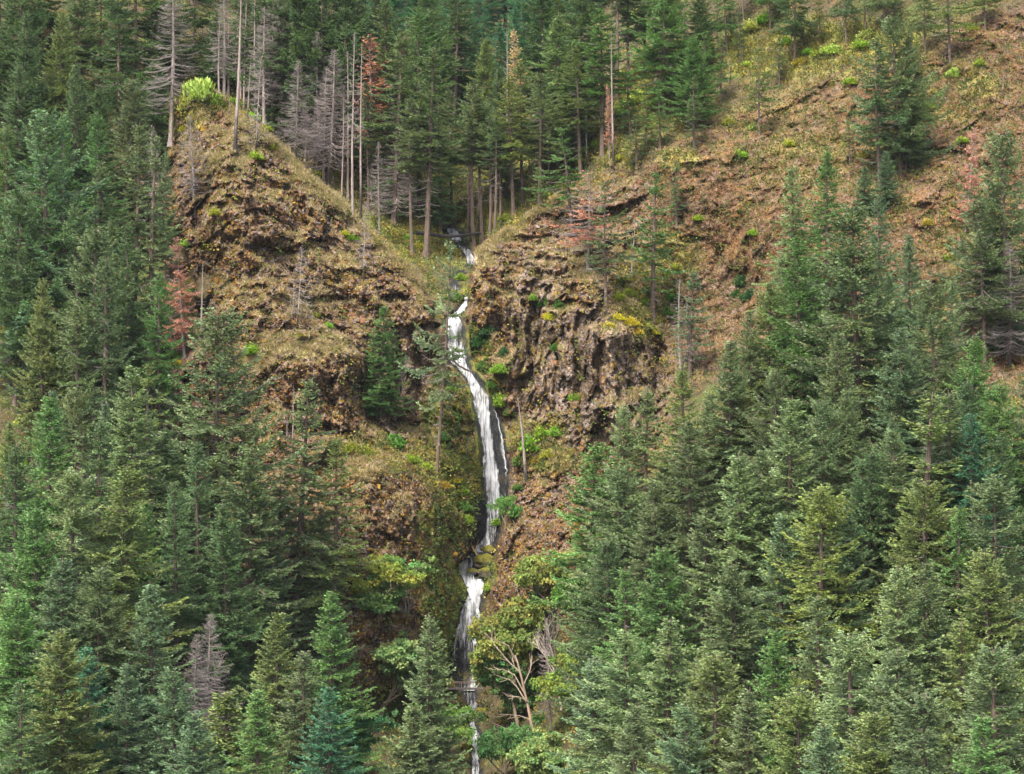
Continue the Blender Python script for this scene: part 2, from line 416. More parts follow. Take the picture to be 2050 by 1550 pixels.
dd += -facet(Pw / [1.5, 1.5, 2.2], 203) * .75 * rw
K3, K4, kid3 = worley(np.stack([Pw[:, 0] / 4.2, Pw[:, 1] / 5, P0[:, 2] / 24.], -1), 9)
dd += -((kid3 - .5) * 3.4) * np.clip(colm + .6 * blob(1090, 700, 150, 170), 0, 1)
def tent(x0, x1, wd, y0, y1, dep):
    xc = np.interp(gy, [y0, y1], [x0, x1]) + warp * .4
    return dep * np.clip(1 - np.abs(gx - xc) / wd, 0, 1) * ss(gy, y0 - 12, y0 + 14) * (1 - ss(gy, y1 - 25, y1 + 20))
dd += -tent(1222, 1240, 75, 655, 880, 6.5) - tent(1100, 1120, 45, 640, 850, 3.0) - tent(1170, 1190, 40, 560, 850, 2.5)
dd += tent(1155, 1160, 9, 640, 860, 2.6) + tent(1038, 1046, 12, 640, 840, 3) + tent(1320, 1300, 22, 690, 860, 5) + tent(1200, 1204, 7, 690, 860, 2.2) + tent(985, 1010, 16, 560, 700, 3)
dd += -tent(1060, 1075, 32, 470, 620, 3) - tent(700, 705, 60, 700, 880, 4) + tent(735, 745, 12, 700, 860, 3) + tent(800, 800, 10, 690, 870, 2.4) + tent(835, 838, 8, 700, 880, 2.4)
dd += -(fbm(P0, 14, 4, 61) * 2.4 + fbm(P0, 3, 3, 62) * .5) * (1 - rock)
# hollows under the overhangs
for cx, cy, rx, ry, dp in [(1385, 480, 26, 7, 2.6), (1440, 515, 9, 22, 3), (1496, 505, 7, 34, 2.5), (1485, 575, 36, 34, 2.5), (790, 598, 26, 9, 4), (1080, 480, 60, 10, 3), (1145, 612, 62, 9, 3.2), (1090, 520, 26, 7, 2.5), (640, 862, 70, 14, 3), (850, 655, 40, 8, 3.5),
                           (1085, 690, 22, 30, 2.5), (1085, 300 + 250, 20, 10, 2), (585, 505, 40, 9, 2.5), (760, 500, 30, 9, 2), (660, 600, 46, 8, 2.4), (470, 640, 40, 7, 2.5), (1880, 310, 60, 12, 4), (1920, 600, 60, 40, 3)]:
    dd += dp * blob(cx, cy, rx, ry, .6)
D = D + dd * quiet
# the channel that the water has cut
D = D + 1.6 * (1 - ss(fd, 0, 14)) * (gy > 600)
P = world(gx, gy, D)

# ------------------------------------------------------------------ ground colours by what grows or lies there
Z = D.reshape(NY, NX)
Zs = Z.copy()
for _ in range(3):
    Zs[1:-1, 1:-1] = (Zs[1:-1, 1:-1] * 2 + Zs[:-2, 1:-1] + Zs[2:, 1:-1] + Zs[1:-1, :-2] + Zs[1:-1, 2:]) / 6
W = world(GX, GY, Zs)
tu = np.zeros_like(W); tv = np.zeros_like(W)
tu[:, 1:-1] = W[:, 2:] - W[:, :-2]; tu[:, 0] = tu[:, 1]; tu[:, -1] = tu[:, -2]
tv[1:-1] = W[:-2] - W[2:]; tv[0] = tv[1]; tv[-1] = tv[-2]
Nn = np.cross(tu, tv); Nn /= np.linalg.norm(Nn, axis=2, keepdims=True) + 1e-9
nz = Nn[..., 2].ravel(); nrm = Nn.reshape(-1, 3)

n20 = fbm(P, 20, 3, 71); n6 = fbm(P, 6, 3, 72); n2 = fbm(P, 2.2, 3, 73); n1 = fbm(P, .8, 2, 74)
def lerp(a, b, t):
    return a + (np.asarray(b) - a) * t[:, None]
col = np.tile(np.array([.060, .048, .026]), (len(gx), 1))                         # forest floor
col = lerp(col, (.07, .09, .022), ss(n6, -.1, .4) * .8)
col = lerp(col, (.14, .075, .04), ss(n2, .25, .6) * .6)
gully = blob(930, 420, 330, 160) * (1 - mA) * (1 - mB)
col = lerp(col, (.13, .14, .035), gully * ss(n2 + n6, -.4, .5) * .8)
# rock
rc = np.tile(np.array([.165, .092, .050]), (len(gx), 1))
rc = lerp(rc, (.115, .072, .045), ss(n2, 0, .5) * .7)
rc = lerp(rc, (.30, .20, .125), ss(cid, .7, .74) * .4)
rc = lerp(rc, (.26, .145, .018), ss(n6 + .4 * n2, .0, .4) * .8)                    # golden moss
rc = lerp(rc, (.25, .22, .20), ss(cid2, .74, .78) * .65)
mossy = np.clip(blob(690, 790, 60, 110) + blob(820, 560, 50, 40) + blob(460, 480, 90, 60) * .7 + blob(760, 1000, 60, 80) * .5 + blob(1300, 740, 40, 80) + blob(1060, 1080, 60, 80) * .8 + blob(1220, 560, 60, 40) * .5, 0, 1)
rc = lerp(rc, (.23, .15, .018), mossy * ss(n1 + n2 * .6, -.25, .25) * .8)
grey = np.clip(blob(735, 1130, 14, 60) + column * .75 + colL * .5 + blob(1060, 640, 45, 110) * .8 + blob(1100, 530, 55, 40) * .9 + blob(1440, 600, 60, 70) + blob(560, 540, 80, 30) * .3 + blob(740, 740, 70, 80) * .4 + blob(650, 860, 60, 40) * .5, 0, 1)
rc = lerp(rc, np.array([.36, .32, .29]), grey * ss(n2 + .3, -.3, .5) * .8)
stk = np.clip(blob(1228, 760, 16, 110) + blob(1100, 530, 30, 28) + blob(1130, 770, 14, 90) + blob(1180, 830, 20, 50), 0, 1)
rc = lerp(rc, (.42, .38, .35), stk * ss(n2, -.3, .2) * .8)
lich = np.clip(blob(1045, 745, 10, 70) + blob(1115, 560, 9, 40) + blob(1120, 690, 10, 40) + blob(1075, 680, 28, 40) * .4 + blob(1270, 740, 10, 60) * .6, 0, 1)
rc = lerp(rc, (.42, .42, .12), lich * ss(n1, -.2, .15) * .9)
tan = np.clip(blob(1420, 330, 90, 110) + blob(1450, 460, 60, 50) + blob(1800, 420, 120, 70) * .7, 0, 1)
rc = lerp(rc, (.34, .16, .075), tan * ss(n2 + n6, -.5, .3) * .8)
rc = lerp(rc, (.19, .095, .045), scree * .6 * ss(n6 + n2, -.4, .2)); rc = lerp(rc, (.10, .05, .028), scree * ss(n2 - n6, .1, .5) * .6)
crev = ss(.22 - (H2 - H1), 0, .2) * .6 + ss(.15 - (F2 - F1), 0, .15) * .5
rc = lerp(rc, (.035, .024, .016), np.clip(crev * 1.3, 0, .9) * ss(n1 + .6, 0, .6))
col = col * (1 - rock[:, None]) + rc * np.array([.66, .60, .56]) * rock[:, None]
# dry grass on shelves and crests
crest = np.clip(ss(-np.abs(sA - 12), -16, -2) * (gx > 400) * (gy < 600) + ss(-np.abs(sB - 8), -13, -2) * (gx < 1200) * (gy < 520), 0, 1)
ledge = ss(nz, .58, .80) * rock
dry = (1 - .7 * scree) * np.clip(.7 * ledge * ss(n6 + n2 * .7, -.2, .35) * .9 + crest + blob(440, 275, 80, 75) * ss(fbm(np.stack([P[:, 0] * .8 - P[:, 2] * .6, P[:, 1], (P[:, 0] * .6 + P[:, 2] * .8) * 3], -1), 4, 3, 79), -.2, .25) + blob(590, 690, 90, 26) * .9 + blob(620, 600, 60, 30) * .6 + blob(730, 930, 60, 30) * .7
              + blob(500, 720, 60, 26) * .8 + blob(680, 360, 90, 60) * ss(n2, -.1, .4) * .8, 0, 1) * (1 - scree * .55)
col = lerp(col, (.33, .25, .155), dry * .75)
col = lerp(col, (.42, .34, .22), crest * ss(n2, -.5, .1) * .8)
col = lerp(col, (.28, .26, .08), dry * ss(n6, .05, .4) * .55)
green = np.clip(blob(1290, 600, 60, 70) + blob(1290, 560, 70, 60) * .7 + blob(1080, 880, 60, 50) + blob(1110, 920, 60, 30) + blob(1540, 110, 220, 45) * .9 + blob(1700, 100, 160, 60) * .7 + blob(1900, 180, 120, 60) * .6 + blob(1790, 320, 50, 110) * .5
                + blob(1280, 200, 110, 70) * .9 + blob(1230, 300, 60, 40) * .8 + blob(1360, 320, 40, 20) + blob(820, 480, 60, 50) + blob(400, 190, 60, 40) + blob(450, 205, 60, 22) + blob(370, 230, 40, 50) * .7 + blob(720, 900, 80, 26) + blob(830, 920, 60, 40)
                + blob(900, 960, 60, 60) + blob(1520, 250, 200, 90) * .15 + blob(1340, 520, 60, 60) * .6 + blob(990, 450, 60, 40) + blob(1600, 330, 120, 60) * .3 + blob(1960, 500, 90, 160) * .35, 0, 1)
col = lerp(col, (.20, .21, .045), green * ss(n2 + n6 * .5, -.35, .2) * .8)
col = lerp(col, (.28, .24, .05), green * ss(n1 + n6, .1, .5) * (.6 - .35 * scree))
# the damp mossy walls beside the water, and the wet black rock under it
mw = np.clip(blob(900, 860, 52, 140) + blob(930, 1000, 32, 90) + blob(905, 1180, 44, 80) * 1.4 + blob(880, 1300, 50, 110) * 1.1 + blob(860, 1150, 50, 60) * .6 + blob(880, 1060, 50, 60) + blob(960, 700, 30, 60) + blob(985, 790, 20, 40) + blob(975, 1145, 26, 30) + blob(925, 585, 22, 22), 0, 1)
col = lerp(col, (.105, .115, .018), mw * ss(n2, -.5, .1) * .85)
col = lerp(col, (.22, .19, .02), mw * ss(n1 + n2, .0, .4) * .7)
wet = (1 - ss(fd + n2 * 9, 0, 8))
wet = np.clip(wet + blob(962, 1050, 12, 60) + blob(995, 880, 16, 60) + blob(953, 1085, 22, 20) + blob(905, 1330, 8, 60), 0, 1) * (gy > 455) * (gy < 1640)
col = lerp(col, (.016, .017, .020), wet * .93)
col = np.clip(col * (1 + .25 * n1[:, None]), .004, .8)

I = np.arange(NX * NY).reshape(NY, NX)
quads = np.stack([I[:-1, :-1], I[1:, :-1], I[1:, 1:], I[:-1, 1:]], -1).reshape(-1, 4)
qa = mA[quads].mean(1); qb = mB[quads].mean(1)
which = np.where(qb > .5, 2, np.where(qa > .5, 1, 0))
rk_attr = np.clip(rock * (1 - .55 * scree) * (1 - dry * .6) * (1 - green * .6) * (1 - wet) * (1 - mw * .7), 0, 1)
for k, nm in enumerate(('hillside', 'crag', 'cliff')):
    q = quads[which == k]
    used = np.unique(q); remap = np.zeros(NX * NY, np.int64); remap[used] = np.arange(len(used))
    o = mesh_obj(nm, P[used], remap[q], M_GROUND, cols=col[used], smooth=True)
    a = o.data.attributes.new('rock', 'FLOAT', 'POINT'); a.data.foreach_set('value', rk_attr[used].astype(np.float32))
    tag(o, kind='structure')

# the valley floor the viewpoint looks across
gv = np.array([(-3000, -600, 2), (3000, -600, 2), (3000, 4000, 2), (-3000, 4000, 2)], float)
o = mesh_obj('ground', gv, np.array([[0, 1, 2, 3]]), M_GROUND, cols=np.tile([.05, .055, .02], (4, 1)))
tag(o, kind='structure')

def Dat(x, y):
    """terrain distance at a direction"""
    i = np.clip(np.searchsorted(xs, x) - 1, 0, NX - 2); j = np.clip(np.searchsorted(ys, y) - 1, 0, NY - 2)
    fx = (x - xs[i]) / (xs[i + 1] - xs[i]); fy = (y - ys[j]) / (ys[j + 1] - ys[j])
    return (Z[j, i] * (1 - fx) + Z[j, i + 1] * fx) * (1 - fy) + (Z[j + 1, i] * (1 - fx) + Z[j + 1, i + 1] * fx) * fy
def ground_at(x, y):
    d = float(Dat(x, y))
    return Vector(((x - 1025) / F * d, d, CZ + (775 - y) / F * d))

# ------------------------------------------------------------------ water
for k, rows in enumerate(FALL):
    R = np.array(rows, float)
    yy = np.arange(R[0, 0], R[-1, 0], 1.3); nu = 26
    l = np.interp(yy, R[:, 0], R[:, 1]); r = np.interp(yy, R[:, 0], R[:, 2]); cv = np.interp(yy, R[:, 0], R[:, 3])
    u = np.linspace(0, 1, nu)
    jl = np.array([vn(np.array([[y / 7., 3, k]]), 3)[0] for y in yy]) * 1.6
    jr = np.array([vn(np.array([[y / 6., 9, k]]), 4)[0] for y in yy]) * 1.6
    X = (l + jl)[:, None] * (1 - u) + (r + jr)[:, None] * u; Y = np.repeat(yy[:, None], nu, 1)
    Dm = np.array([[Dat(a, b) for a, b in zip(ra, rb)] for ra, rb in zip(X, Y)])
    Ds = Dm.copy()
    for _ in range(8):
        Ds[1:-1] = (Ds[:-2] + Ds[2:] + Ds[1:-1]) / 3; Ds[:, 1:-1] = (Ds[:, :-2] + Ds[:, 2:] + Ds[:, 1:-1]) / 3
    Dw = np.minimum(Ds, Dm) - .35 - .5 * np.sin(np.pi * u)[None]
    wp = world(X.ravel(), Y.ravel(), Dw.ravel())
    Dw = Dw.ravel() - .35 * fbm(wp * [1, 1, .3], .9, 3, 90)
    wp = world(X.ravel(), Y.ravel(), Dw)
    cov = np.repeat(cv[:, None], nu, 1)
    UU = np.repeat(u[None], len(yy), 0)
    if k == 1:                                    # the long drop: dark rock between a main chute and a thin right-hand thread
        t1 = ss(Y, 800, 830) * (1 - ss(Y, 990, 1040))
        c = np.interp(Y, [800, 870, 900, 960, 1040], [.62, .50, .42, .62, .7])
        gap = np.exp(-((UU - (c + .22)) / .13) ** 2) * t1 * np.interp(Y, [820, 900, 960, 1000], [1, 1, .9, .3])
        cov = cov + .25 * np.exp(-((UU - c + .18) / .2) ** 2) * t1 - .95 * gap
        cov = cov - .5 * np.exp(-((UU - .92) / .14) ** 2) * (1 - t1) * ss(Y, 640, 700)
        cov = cov + .3 * np.exp(-((UU - .97) / .04) ** 2) * t1
    if k == 0:
        cov = cov - .5 * ss(UU, .5, .7) * (Y < 495)
    if k == 2:
        cov = cov - .45 * ss(UU, .5, .8) * (Y < 1160) + .25 * (1 - ss(np.abs(UU - .06), 0, .08)) * (Y > 1250) + .25 * ss(UU, .6, .75) * (Y > 1250)
    edge = np.minimum(UU, 1 - UU) * 7
    edge = np.minimum(edge, np.minimum((Y - R[0, 0]) / 4 + .15, (R[-1, 0] - Y) / 4 + .15))
    cc = np.stack([np.clip(cov, 0, 1).ravel(), np.clip(edge, 0, 1).ravel(), np.zeros(cov.size)], -1)
    J = np.arange(len(yy) * nu).reshape(len(yy), nu)
    q = np.stack([J[:-1, :-1], J[1:, :-1], J[1:, 1:], J[:-1, 1:]], -1).reshape(-1, 4)
    uvm = np.stack([(X.ravel() - 900) * .09, -Y.ravel() * .09], -1)
    o = mesh_obj(['upper_waterfall', 'waterfall', 'lower_waterfall', 'stream'][k], wp, q, M_WATER, cols=cc, smooth=True, uv=uvm)
    tag(o, kind='structure')

# ------------------------------------------------------------------ tree building blocks
def tube(path, rad, sides=6):
    """path (n,3), rad (n,) -> V, quads"""
    path = np.asarray(path, float); n = len(path)
    t = np.gradient(path, axis=0); t /= np.linalg.norm(t, axis=1, keepdims=True) + 1e-9
    ref = np.where(np.abs(t[:, 2:3]) > .9, np.array([[1., 0, 0]]), np.array([[0, 0, 1.]]))
    a = np.cross(t, ref); a /= np.linalg.norm(a, axis=1, keepdims=True); b = np.cross(t, a)
    th = np.arange(sides) * 2 * np.pi / sides
    V = (path[:, None] + np.asarray(rad)[:, None, None] * (a[:, None] * np.cos(th)[None, :, None] + b[:, None] * np.sin(th)[None, :, None])).reshape(-1, 3)
    i = np.arange(n - 1)[:, None] * sides; j = np.arange(sides)[None]; k = (j + 1) % sides
    return V, np.stack([i + j, i + k, i + sides + k, i + sides + j], -1).reshape(-1, 4)

class Bag:
    def __init__(s): s.V = []; s.Q = []; s.c = []; s.n = 0
    def add(s, V, Q, c):
        s.V.append(V); s.Q.append(Q + s.n); s.n += len(V)
        c = np.asarray(c, float); s.c.append(np.tile(c, (len(V), 1)) if c.ndim == 1 else c)
    def build(s, name, mat, smooth=False):
        if not s.V: return None
        o = mesh_obj(name, np.concatenate(s.V), np.concatenate(s.Q), mat, cols=np.concatenate(s.c), smooth=smooth)
        return o

def sprays(pos, dirv, L, Wd, up, rs, flat=.6):
    """leaf-sized kites, two crossing per point; returns V,Q"""
    n = len(pos)
    dirv = dirv / (np.linalg.norm(dirv, axis=1, keepdims=True) + 1e-9)
    side = np.cross(dirv, np.array([0, 0, 1.])); side /= np.linalg.norm(side, axis=1, keepdims=True) + 1e-9
    nr = np.cross(side, dirv)
    roll = rs.normal(0, .5, n)[:, None]
    Vs = []
    for a in (0, 1):
        r = roll + a * 1.35
        s = side * np.cos(r) + nr * np.sin(r)
        w_ = (Wd * rs.uniform(.7, 1.3, n))[:, None]; l_ = (L * rs.uniform(.75, 1.25, n))[:, None]
        bend = np.array([0, 0, 1.]) * (up * l_)
        p0 = pos; p1 = pos + dirv * l_ * .45 + s * w_ + bend * .2; p2 = pos + dirv * l_ + bend; p3 = pos + dirv * l_ * .45 - s * w_ + bend * .2
        Vs.append(np.stack([p0, p1, p2, p3], 1))
    V = np.concatenate(Vs, 1).reshape(-1, 3)
    return V, np.arange(n * 8).reshape(-1, 4)

GREEN = np.array([.142, .192, .088])
def make_conifer(seed, H, R, cs, whorl=.55, per=4.6, ragged=.3, bare=0., asym=0., shape=.85, dens=1., red=None, dead=False, twig=True, darkbase=False, curl=.18, sp=.84):
    dens = dens * 1.22
    rs = np.random.default_rng(seed)
    bark = Bag(); lim = Bag()
    n = 22; t = np.linspace(0, 1, n)
    bend = rs.normal(0, .25, 2)
    tx = bend[0] * np.sin(t * 3) + rs.normal(0, .06, n).cumsum() * .35; ty = bend[1] * np.sin(t * 2.4)
    path = np.stack([tx - tx[0], ty, t * H], -1)
    r0 = H * (.0072 if dead else .0115 if cs < .28 else .0075) + .05
    rad = r0 * (1 - t) ** .8 + .03; rad[0] *= 1.5; rad[1] *= 1.1
    V, Q = tube(path, rad, 7)
    bc = np.array([.095, .070, .056]) if not dead else np.array([.20, .165, .148])
    cc = np.tile(bc, (len(V), 1)) * rs.uniform(.8, 1.2, (len(V), 1))
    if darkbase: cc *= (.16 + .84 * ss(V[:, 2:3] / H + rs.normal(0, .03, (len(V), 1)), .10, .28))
    bark.add(V, Q, cc)
    pts, dirs, Ls, Ws, cs_ = [], [], [], [], []
    z = cs * H * (1 - .5 * (not dead)); zt = H * .985
    hcur = z
    while hcur < zt:
        u = (hcur / H - cs) / (1 - cs)
        k = max(2, int(round(per + rs.normal(0, 1)))) if u > 0 else 2
        k = k if u < .9 else k
        a0 = rs.uniform(0, 7)
        for b in range(k):
            az_ = a0 + b * 6.283 / k + rs.normal(0, .35)
            hb = hcur + rs.uniform(-.3, .3)
            uu = np.clip((hb / H - cs) / (1 - cs), 0, 1)
            live = u > 0 and rs.random() > bare * (1 - uu)
            prof = (1 - uu) ** shape * min(1, .55 + uu * 3.2)
            L = R * prof * rs.uniform(1 - ragged, 1 + ragged * .55) + .35
            if rs.random() < .06: L *= 1.25
            L *= 1 + asym * math.cos(az_)
            if not live and not dead: L *= rs.uniform(.25, .8)
            e0 = math.radians(-14 + 52 * uu ** 1.5 + rs.normal(0, 7))
            s = np.linspace(0, 1, 7)
            hx, hy = math.cos(az_), math.sin(az_)
            cur = rs.normal(0, .12)
            rr = L * s * math.cos(e0)
            zz = L * (math.sin(e0) * s - .22 * np.sin(s * 2.2) * (1 - uu) + curl * s ** 3)
            zh = np.interp(hb, path[:, 2], path[:, 0]); yh = np.interp(hb, path[:, 2], path[:, 1])
            bp = np.stack([zh + rr * hx - cur * rr * s * hy, yh + rr * hy + cur * rr * s * hx, hb + zz], -1)
            br = np.linspace(.022 + .012 * L, .008, 7)
            Vb, Qb = tube(bp[::2] if not dead else bp, br[::2] if not dead else br, 3)
            dc = np.array([.10, .08, .065]) if live and not dead else np.array([.23, .20, .185]) * rs.uniform(.7, 1.1)
            lim.add(Vb, Qb, dc)
            gold = rs.uniform(.82, 1.18); hue = rs.normal(0, .035)
            if (dead or not live):
                if twig:
                    for q in range(int(3 + L * (5.5 if dead else 2))):
                        sq = rs.uniform(.25, 1); p0 = np.array([np.interp(sq, s, bp[:, c_]) for c_ in range(3)])
                        sa = az_ + rs.choice([-1, 1]) * rs.uniform(.5, 1.1); l2 = L * (1.15 - sq) * rs.uniform(.2, .5) + .15
                        p1 = p0 + np.array([math.cos(sa), math.sin(sa), rs.normal(-.15, .25)]) * l2
                        pm = (p0 + p1) / 2 + rs.normal(0, .06, 3)
                        Vb, Qb = tube(np.stack([p0, pm, p1]), [.018, .013, .007], 3); lim.add(Vb, Qb, dc)
            if dead and red is None: continue
            if not live: continue
            if red is not None and rs.random() > red[1](uu): continue
            # foliage: side shoots both ways along the bough
            nt_ = max(2, int(L / .27 * dens)); st = np.linspace(.16 if L > 1.5 else 0, 1, nt_) + rs.normal(0, .02, nt_)
            for side in (-1, 1, 0):
                if side == 0: sq = np.linspace(.3, 1.0, max(2, int(L / .35)))
                else: sq = np.clip(st + rs.normal(0, .02, nt_), .05, 1)
                p0 = np.stack([np.interp(sq, s, bp[:, c_]) for c_ in range(3)], -1)
                lt = (L * .34 * (1.06 - sq) + .24) * rs.uniform(.55, 1.25, len(sq))
                sa = az_ + side * (1.12 - .45 * sq) + rs.normal(0, .16, len(sq))
                dv = np.stack([np.cos(sa), np.sin(sa), rs.normal(-.10 + .35 * sq ** 3, .16, len(sq))], -1)
                m = np.maximum(1, np.ceil(lt / .30)).astype(int) if side else np.ones(len(sq), int)
                idx = np.repeat(np.arange(len(sq)), m); kk = np.concatenate([np.arange(x) for x in m]); f = kk / np.maximum(m[idx], 1)
                pos = p0[idx] + dv[idx] * (lt[idx] * f)[:, None]; pos[:, 2] -= .10 * lt[idx] * f + rs.uniform(0, .12, len(idx)) * 1.0
                pts.append(pos); d = dv[idx] + rs.normal(0, .28, (len(idx), 3)); dirs.append(d)
                Ls.append(np.full(len(idx), .44)); Ws.append(np.full(len(idx), .105))
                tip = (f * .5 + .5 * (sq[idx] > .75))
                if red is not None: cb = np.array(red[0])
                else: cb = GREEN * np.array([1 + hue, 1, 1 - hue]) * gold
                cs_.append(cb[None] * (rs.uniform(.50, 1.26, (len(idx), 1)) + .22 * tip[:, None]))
        hcur += whorl * rs.uniform(.7, 1.3) * (1 if uu < .85 else .7)
    parts = []
    if dead and per > 2:
        parts.append(('trunk', bark, M_BARK)); parts.append(('branches', lim, M_BARK))
    else:
        bark.V += lim.V; bark.Q += [q + bark.n for q in lim.Q]; bark.c += lim.c; bark.n += lim.n
        parts.append(('trunk', bark, M_BARK))
    if pts:
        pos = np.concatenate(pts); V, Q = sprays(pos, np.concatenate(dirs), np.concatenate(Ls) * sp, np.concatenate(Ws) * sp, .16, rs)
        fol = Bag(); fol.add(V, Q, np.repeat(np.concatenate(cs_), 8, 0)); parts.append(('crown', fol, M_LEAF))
    return [(nm, b_.build(nm, m_)) for nm, b_, m_ in parts], H

PROTO = {}
def register(key, res):
    objs, H = res
    PROTO[key] = (objs, H)
    for _, o in objs: C.collection.objects.unlink(o)

# full crowned, tall, ragged, thin and bare forms
register('A', make_conifer(1, 36, 7.4, .12, whorl=.72, per=4.2))
register('B', make_conifer(2, 36, 6.8, .18, whorl=.8, per=4.0, ragged=.45, bare=.12))
register('C', make_conifer(3, 34, 8.0, .10, whorl=.72, per=4.2, shape=.66, ragged=.38))
register('D', make_conifer(4, 38, 6.3, .20, whorl=.78, per=4.0, ragged=.48, bare=.15))
register('E', make_conifer(5, 32, 7.2, .08, whorl=.66, per=4.4, shape=.85))
register('G', make_conifer(6, 36, 8.6, .16, shape=.6, whorl=.9, per=4.0, ragged=.45, bare=.12))
register('T', make_conifer(7, 40, 5.8, .42, whorl=.8, per=4, ragged=.45, bare=.3))
register('U', make_conifer(8, 40, 5.0, .55, whorl=.9, per=3.6, ragged=.5, bare=.4, asym=.15))
register('S', make_conifer(9, 28, 4.0, .2, whorl=.9, per=3.4, ragged=.55, bare=.4))
register('R', make_conifer(10, 26, 5.0, .3, whorl=1.0, per=3.2, ragged=.6, bare=.35, asym=.3))
register('Y', make_conifer(11, 20, 4.8, .05, whorl=.5, shape=.85))
register('K', make_conifer(17, 30, 6.2, .3, whorl=.85, per=3.8, ragged=.55, bare=.25, shape=.6))
register('A2', make_conifer(61, 35, 7.0, .14, whorl=.78, per=4.0, ragged=.55, asym=.22, shape=.72))
register('A3', make_conifer(62, 36, 7.8, .10, whorl=.68, per=4.2, ragged=.4, shape=.95, bare=.08))
register('B2', make_conifer(63, 34, 7.0, .22, whorl=.85, per=3.8, ragged=.6, bare=.25, asym=.2))
register('C2', make_conifer(64, 33, 8.2, .12, whorl=.8, per=4.0, ragged=.5, shape=.6, asym=-.18, curl=.3))
register('C3', make_conifer(65, 36, 7.6, .16, whorl=.62, per=4.2, ragged=.35, shape=.78))
register('D2', make_conifer(66, 38, 6.6, .24, whorl=.85, per=3.8, ragged=.6, bare=.2, curl=.05))
register('T2', make_conifer(67, 40, 6.2, .38, whorl=.85, per=3.8, ragged=.55, bare=.35, asym=.2))
ALT = {'A': ['A', 'A2', 'A3'], 'B': ['B', 'B2'], 'C': ['C', 'C2', 'C3'], 'D': ['D', 'D2'], 'T': ['T', 'T2'], 'E': ['E', 'A3', 'C3']}
# dead forms
register('x1', make_conifer(21, 34, 4.6, .22, dead=True, ragged=.5, whorl=.6, per=3.8))
register('x2', make_conifer(22, 34, 2.6, .40, dead=True, ragged=.6, whorl=.9, per=2.8))
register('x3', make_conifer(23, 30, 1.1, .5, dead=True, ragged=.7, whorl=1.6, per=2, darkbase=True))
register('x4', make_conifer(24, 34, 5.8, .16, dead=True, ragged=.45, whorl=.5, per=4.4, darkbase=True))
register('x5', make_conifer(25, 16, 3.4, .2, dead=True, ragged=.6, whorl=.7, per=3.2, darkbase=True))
RED = (.52, .25, .18); ORG = (.34, .15, .06)
register('r1', make_conifer(31, 26, 4.4, .12, dead=True, ragged=.45, whorl=.75, per=3.8, red=(RED, lambda u: .85), dens=.75))
register('r2', make_conifer(32, 32, 3.6, .25, dead=True, ragged=.6, whorl=.75, per=3.6, red=(RED, lambda u: .8), dens=.7, asym=.2))
register('r3', make_conifer(33, 26, 5.2, .25, dead=True, ragged=.5, whorl=.8, per=4, red=(RED, lambda u: .5 if u < .6 else .1), dens=.6, asym=-.3))

cnt = {}
def put_tree(key, xt, yt, xb, yb, wf=1., tint=(1, 1, 1), name='fir_tree', cat='tree', group=None, label=None, dd_=0., rz=None, lean=True):
    objs, H = PROTO[random.choice(ALT.get(key, [key]))]
    g = ground_at(xb, yb)
    d = g.y + dd_
    g = Vector(((xb - 1025) / F * d, d, CZ + (775 - yb) / F * d)) if dd_ else g
    h = (yb - yt) / F * g.y
    sc = h / H
    e = bpy.data.objects.new(name, None); C.collection.objects.link(e)
    e.empty_display_size = .5
    a = (math.atan2((xt - xb), (yb - yt)) + random.gauss(0, .012)) if lean else 0
    # wide or narrow forms: keep foliage size near natural
    rx = (sc ** .85 if name != 'dead_tree' else sc ** .6) * wf * (1.45 if key in ('x1', 'x4') else 1)
    if rz is None: rz = random.random() * 6.283
    Mx = Matrix.Translation(g - Vector((0, 0, .25))) @ Matrix.Rotation(a, 4, 'Y') @ Matrix.Rotation(rz, 4, 'Z') @ Matrix.Diagonal((rx, rx, sc, 1))
    loc, rot, scl = Mx.decompose()
    e.location = loc; e.rotation_mode = 'QUATERNION'; e.rotation_quaternion = rot; e.scale = scl
    tag(e, label, cat, group)
    for nm, o in objs:
        c = o.copy(); c.name = nm; C.collection.objects.link(c); c.parent = e
        c.color = (*tint, 1)
    return e

random.seed(5)
# ------------------------------------------------------------------ where each tree stands: form, top x, top y, base x, base y, width, tint, place
TN = {'M': ((1, 1, 1), 'mid-green'), 'B': ((.90, 1.05, 1.18), 'blue-green'), 'Y': ((1.38, 1.32, .80), 'yellow-green'), 'D': ((.70, .84, .76), 'dark green'),
      'P': ((1.32, 1.34, 1.28), 'pale grey-green'), 'O': ((1.15, 1.12, .80), 'olive green'), 'T': ((.50, .95, 1.10), 'deep teal'), 'V': ((.84, 1.15, .78), 'bright green')}
def jit(t, lo=.88, hi=1.12):
    k = random.uniform(lo, hi)
    return tuple(c * k * random.uniform(.97, 1.03) for c in t)
FORM = {'A': 'full fir', 'B': 'ragged fir', 'C': 'broad fir', 'D': 'slim fir', 'E': 'dense low-branched fir', 'G': 'wide spreading fir', 'T': 'bare-stemmed fir', 'U': 'tall pole-like fir', 'S': 'thin gappy fir', 'R': 'scraggly fir', 'Y': 'young cone-shaped fir', 'K': 'open-crowned fir'}
PLACE = {'ul': 'on the far upper left slope', 'lm': 'on the left slope level with the crag', 'lf': 'in the forest left of the crag foot', 'lc': 'in front of the crag foot', 'll': 'along the bottom left edge',
         'gb': 'in the dark wood behind the crag ridge', 'gu': 'in the gully above the falls', 'gd': 'at the gully head', 'gr': 'on the grassy bank right of the gully', 'cc': 'standing on the cliff right of the falls',
         'ur': 'on the open slope at upper right', 're': 'at the right-hand edge below the red-brown scree', 'rm': 'on the forested slope right of the cliff', 'rl': 'in the lower right forest', 'rb': 'along the bottom right edge', 'cb': 'below the falls'}
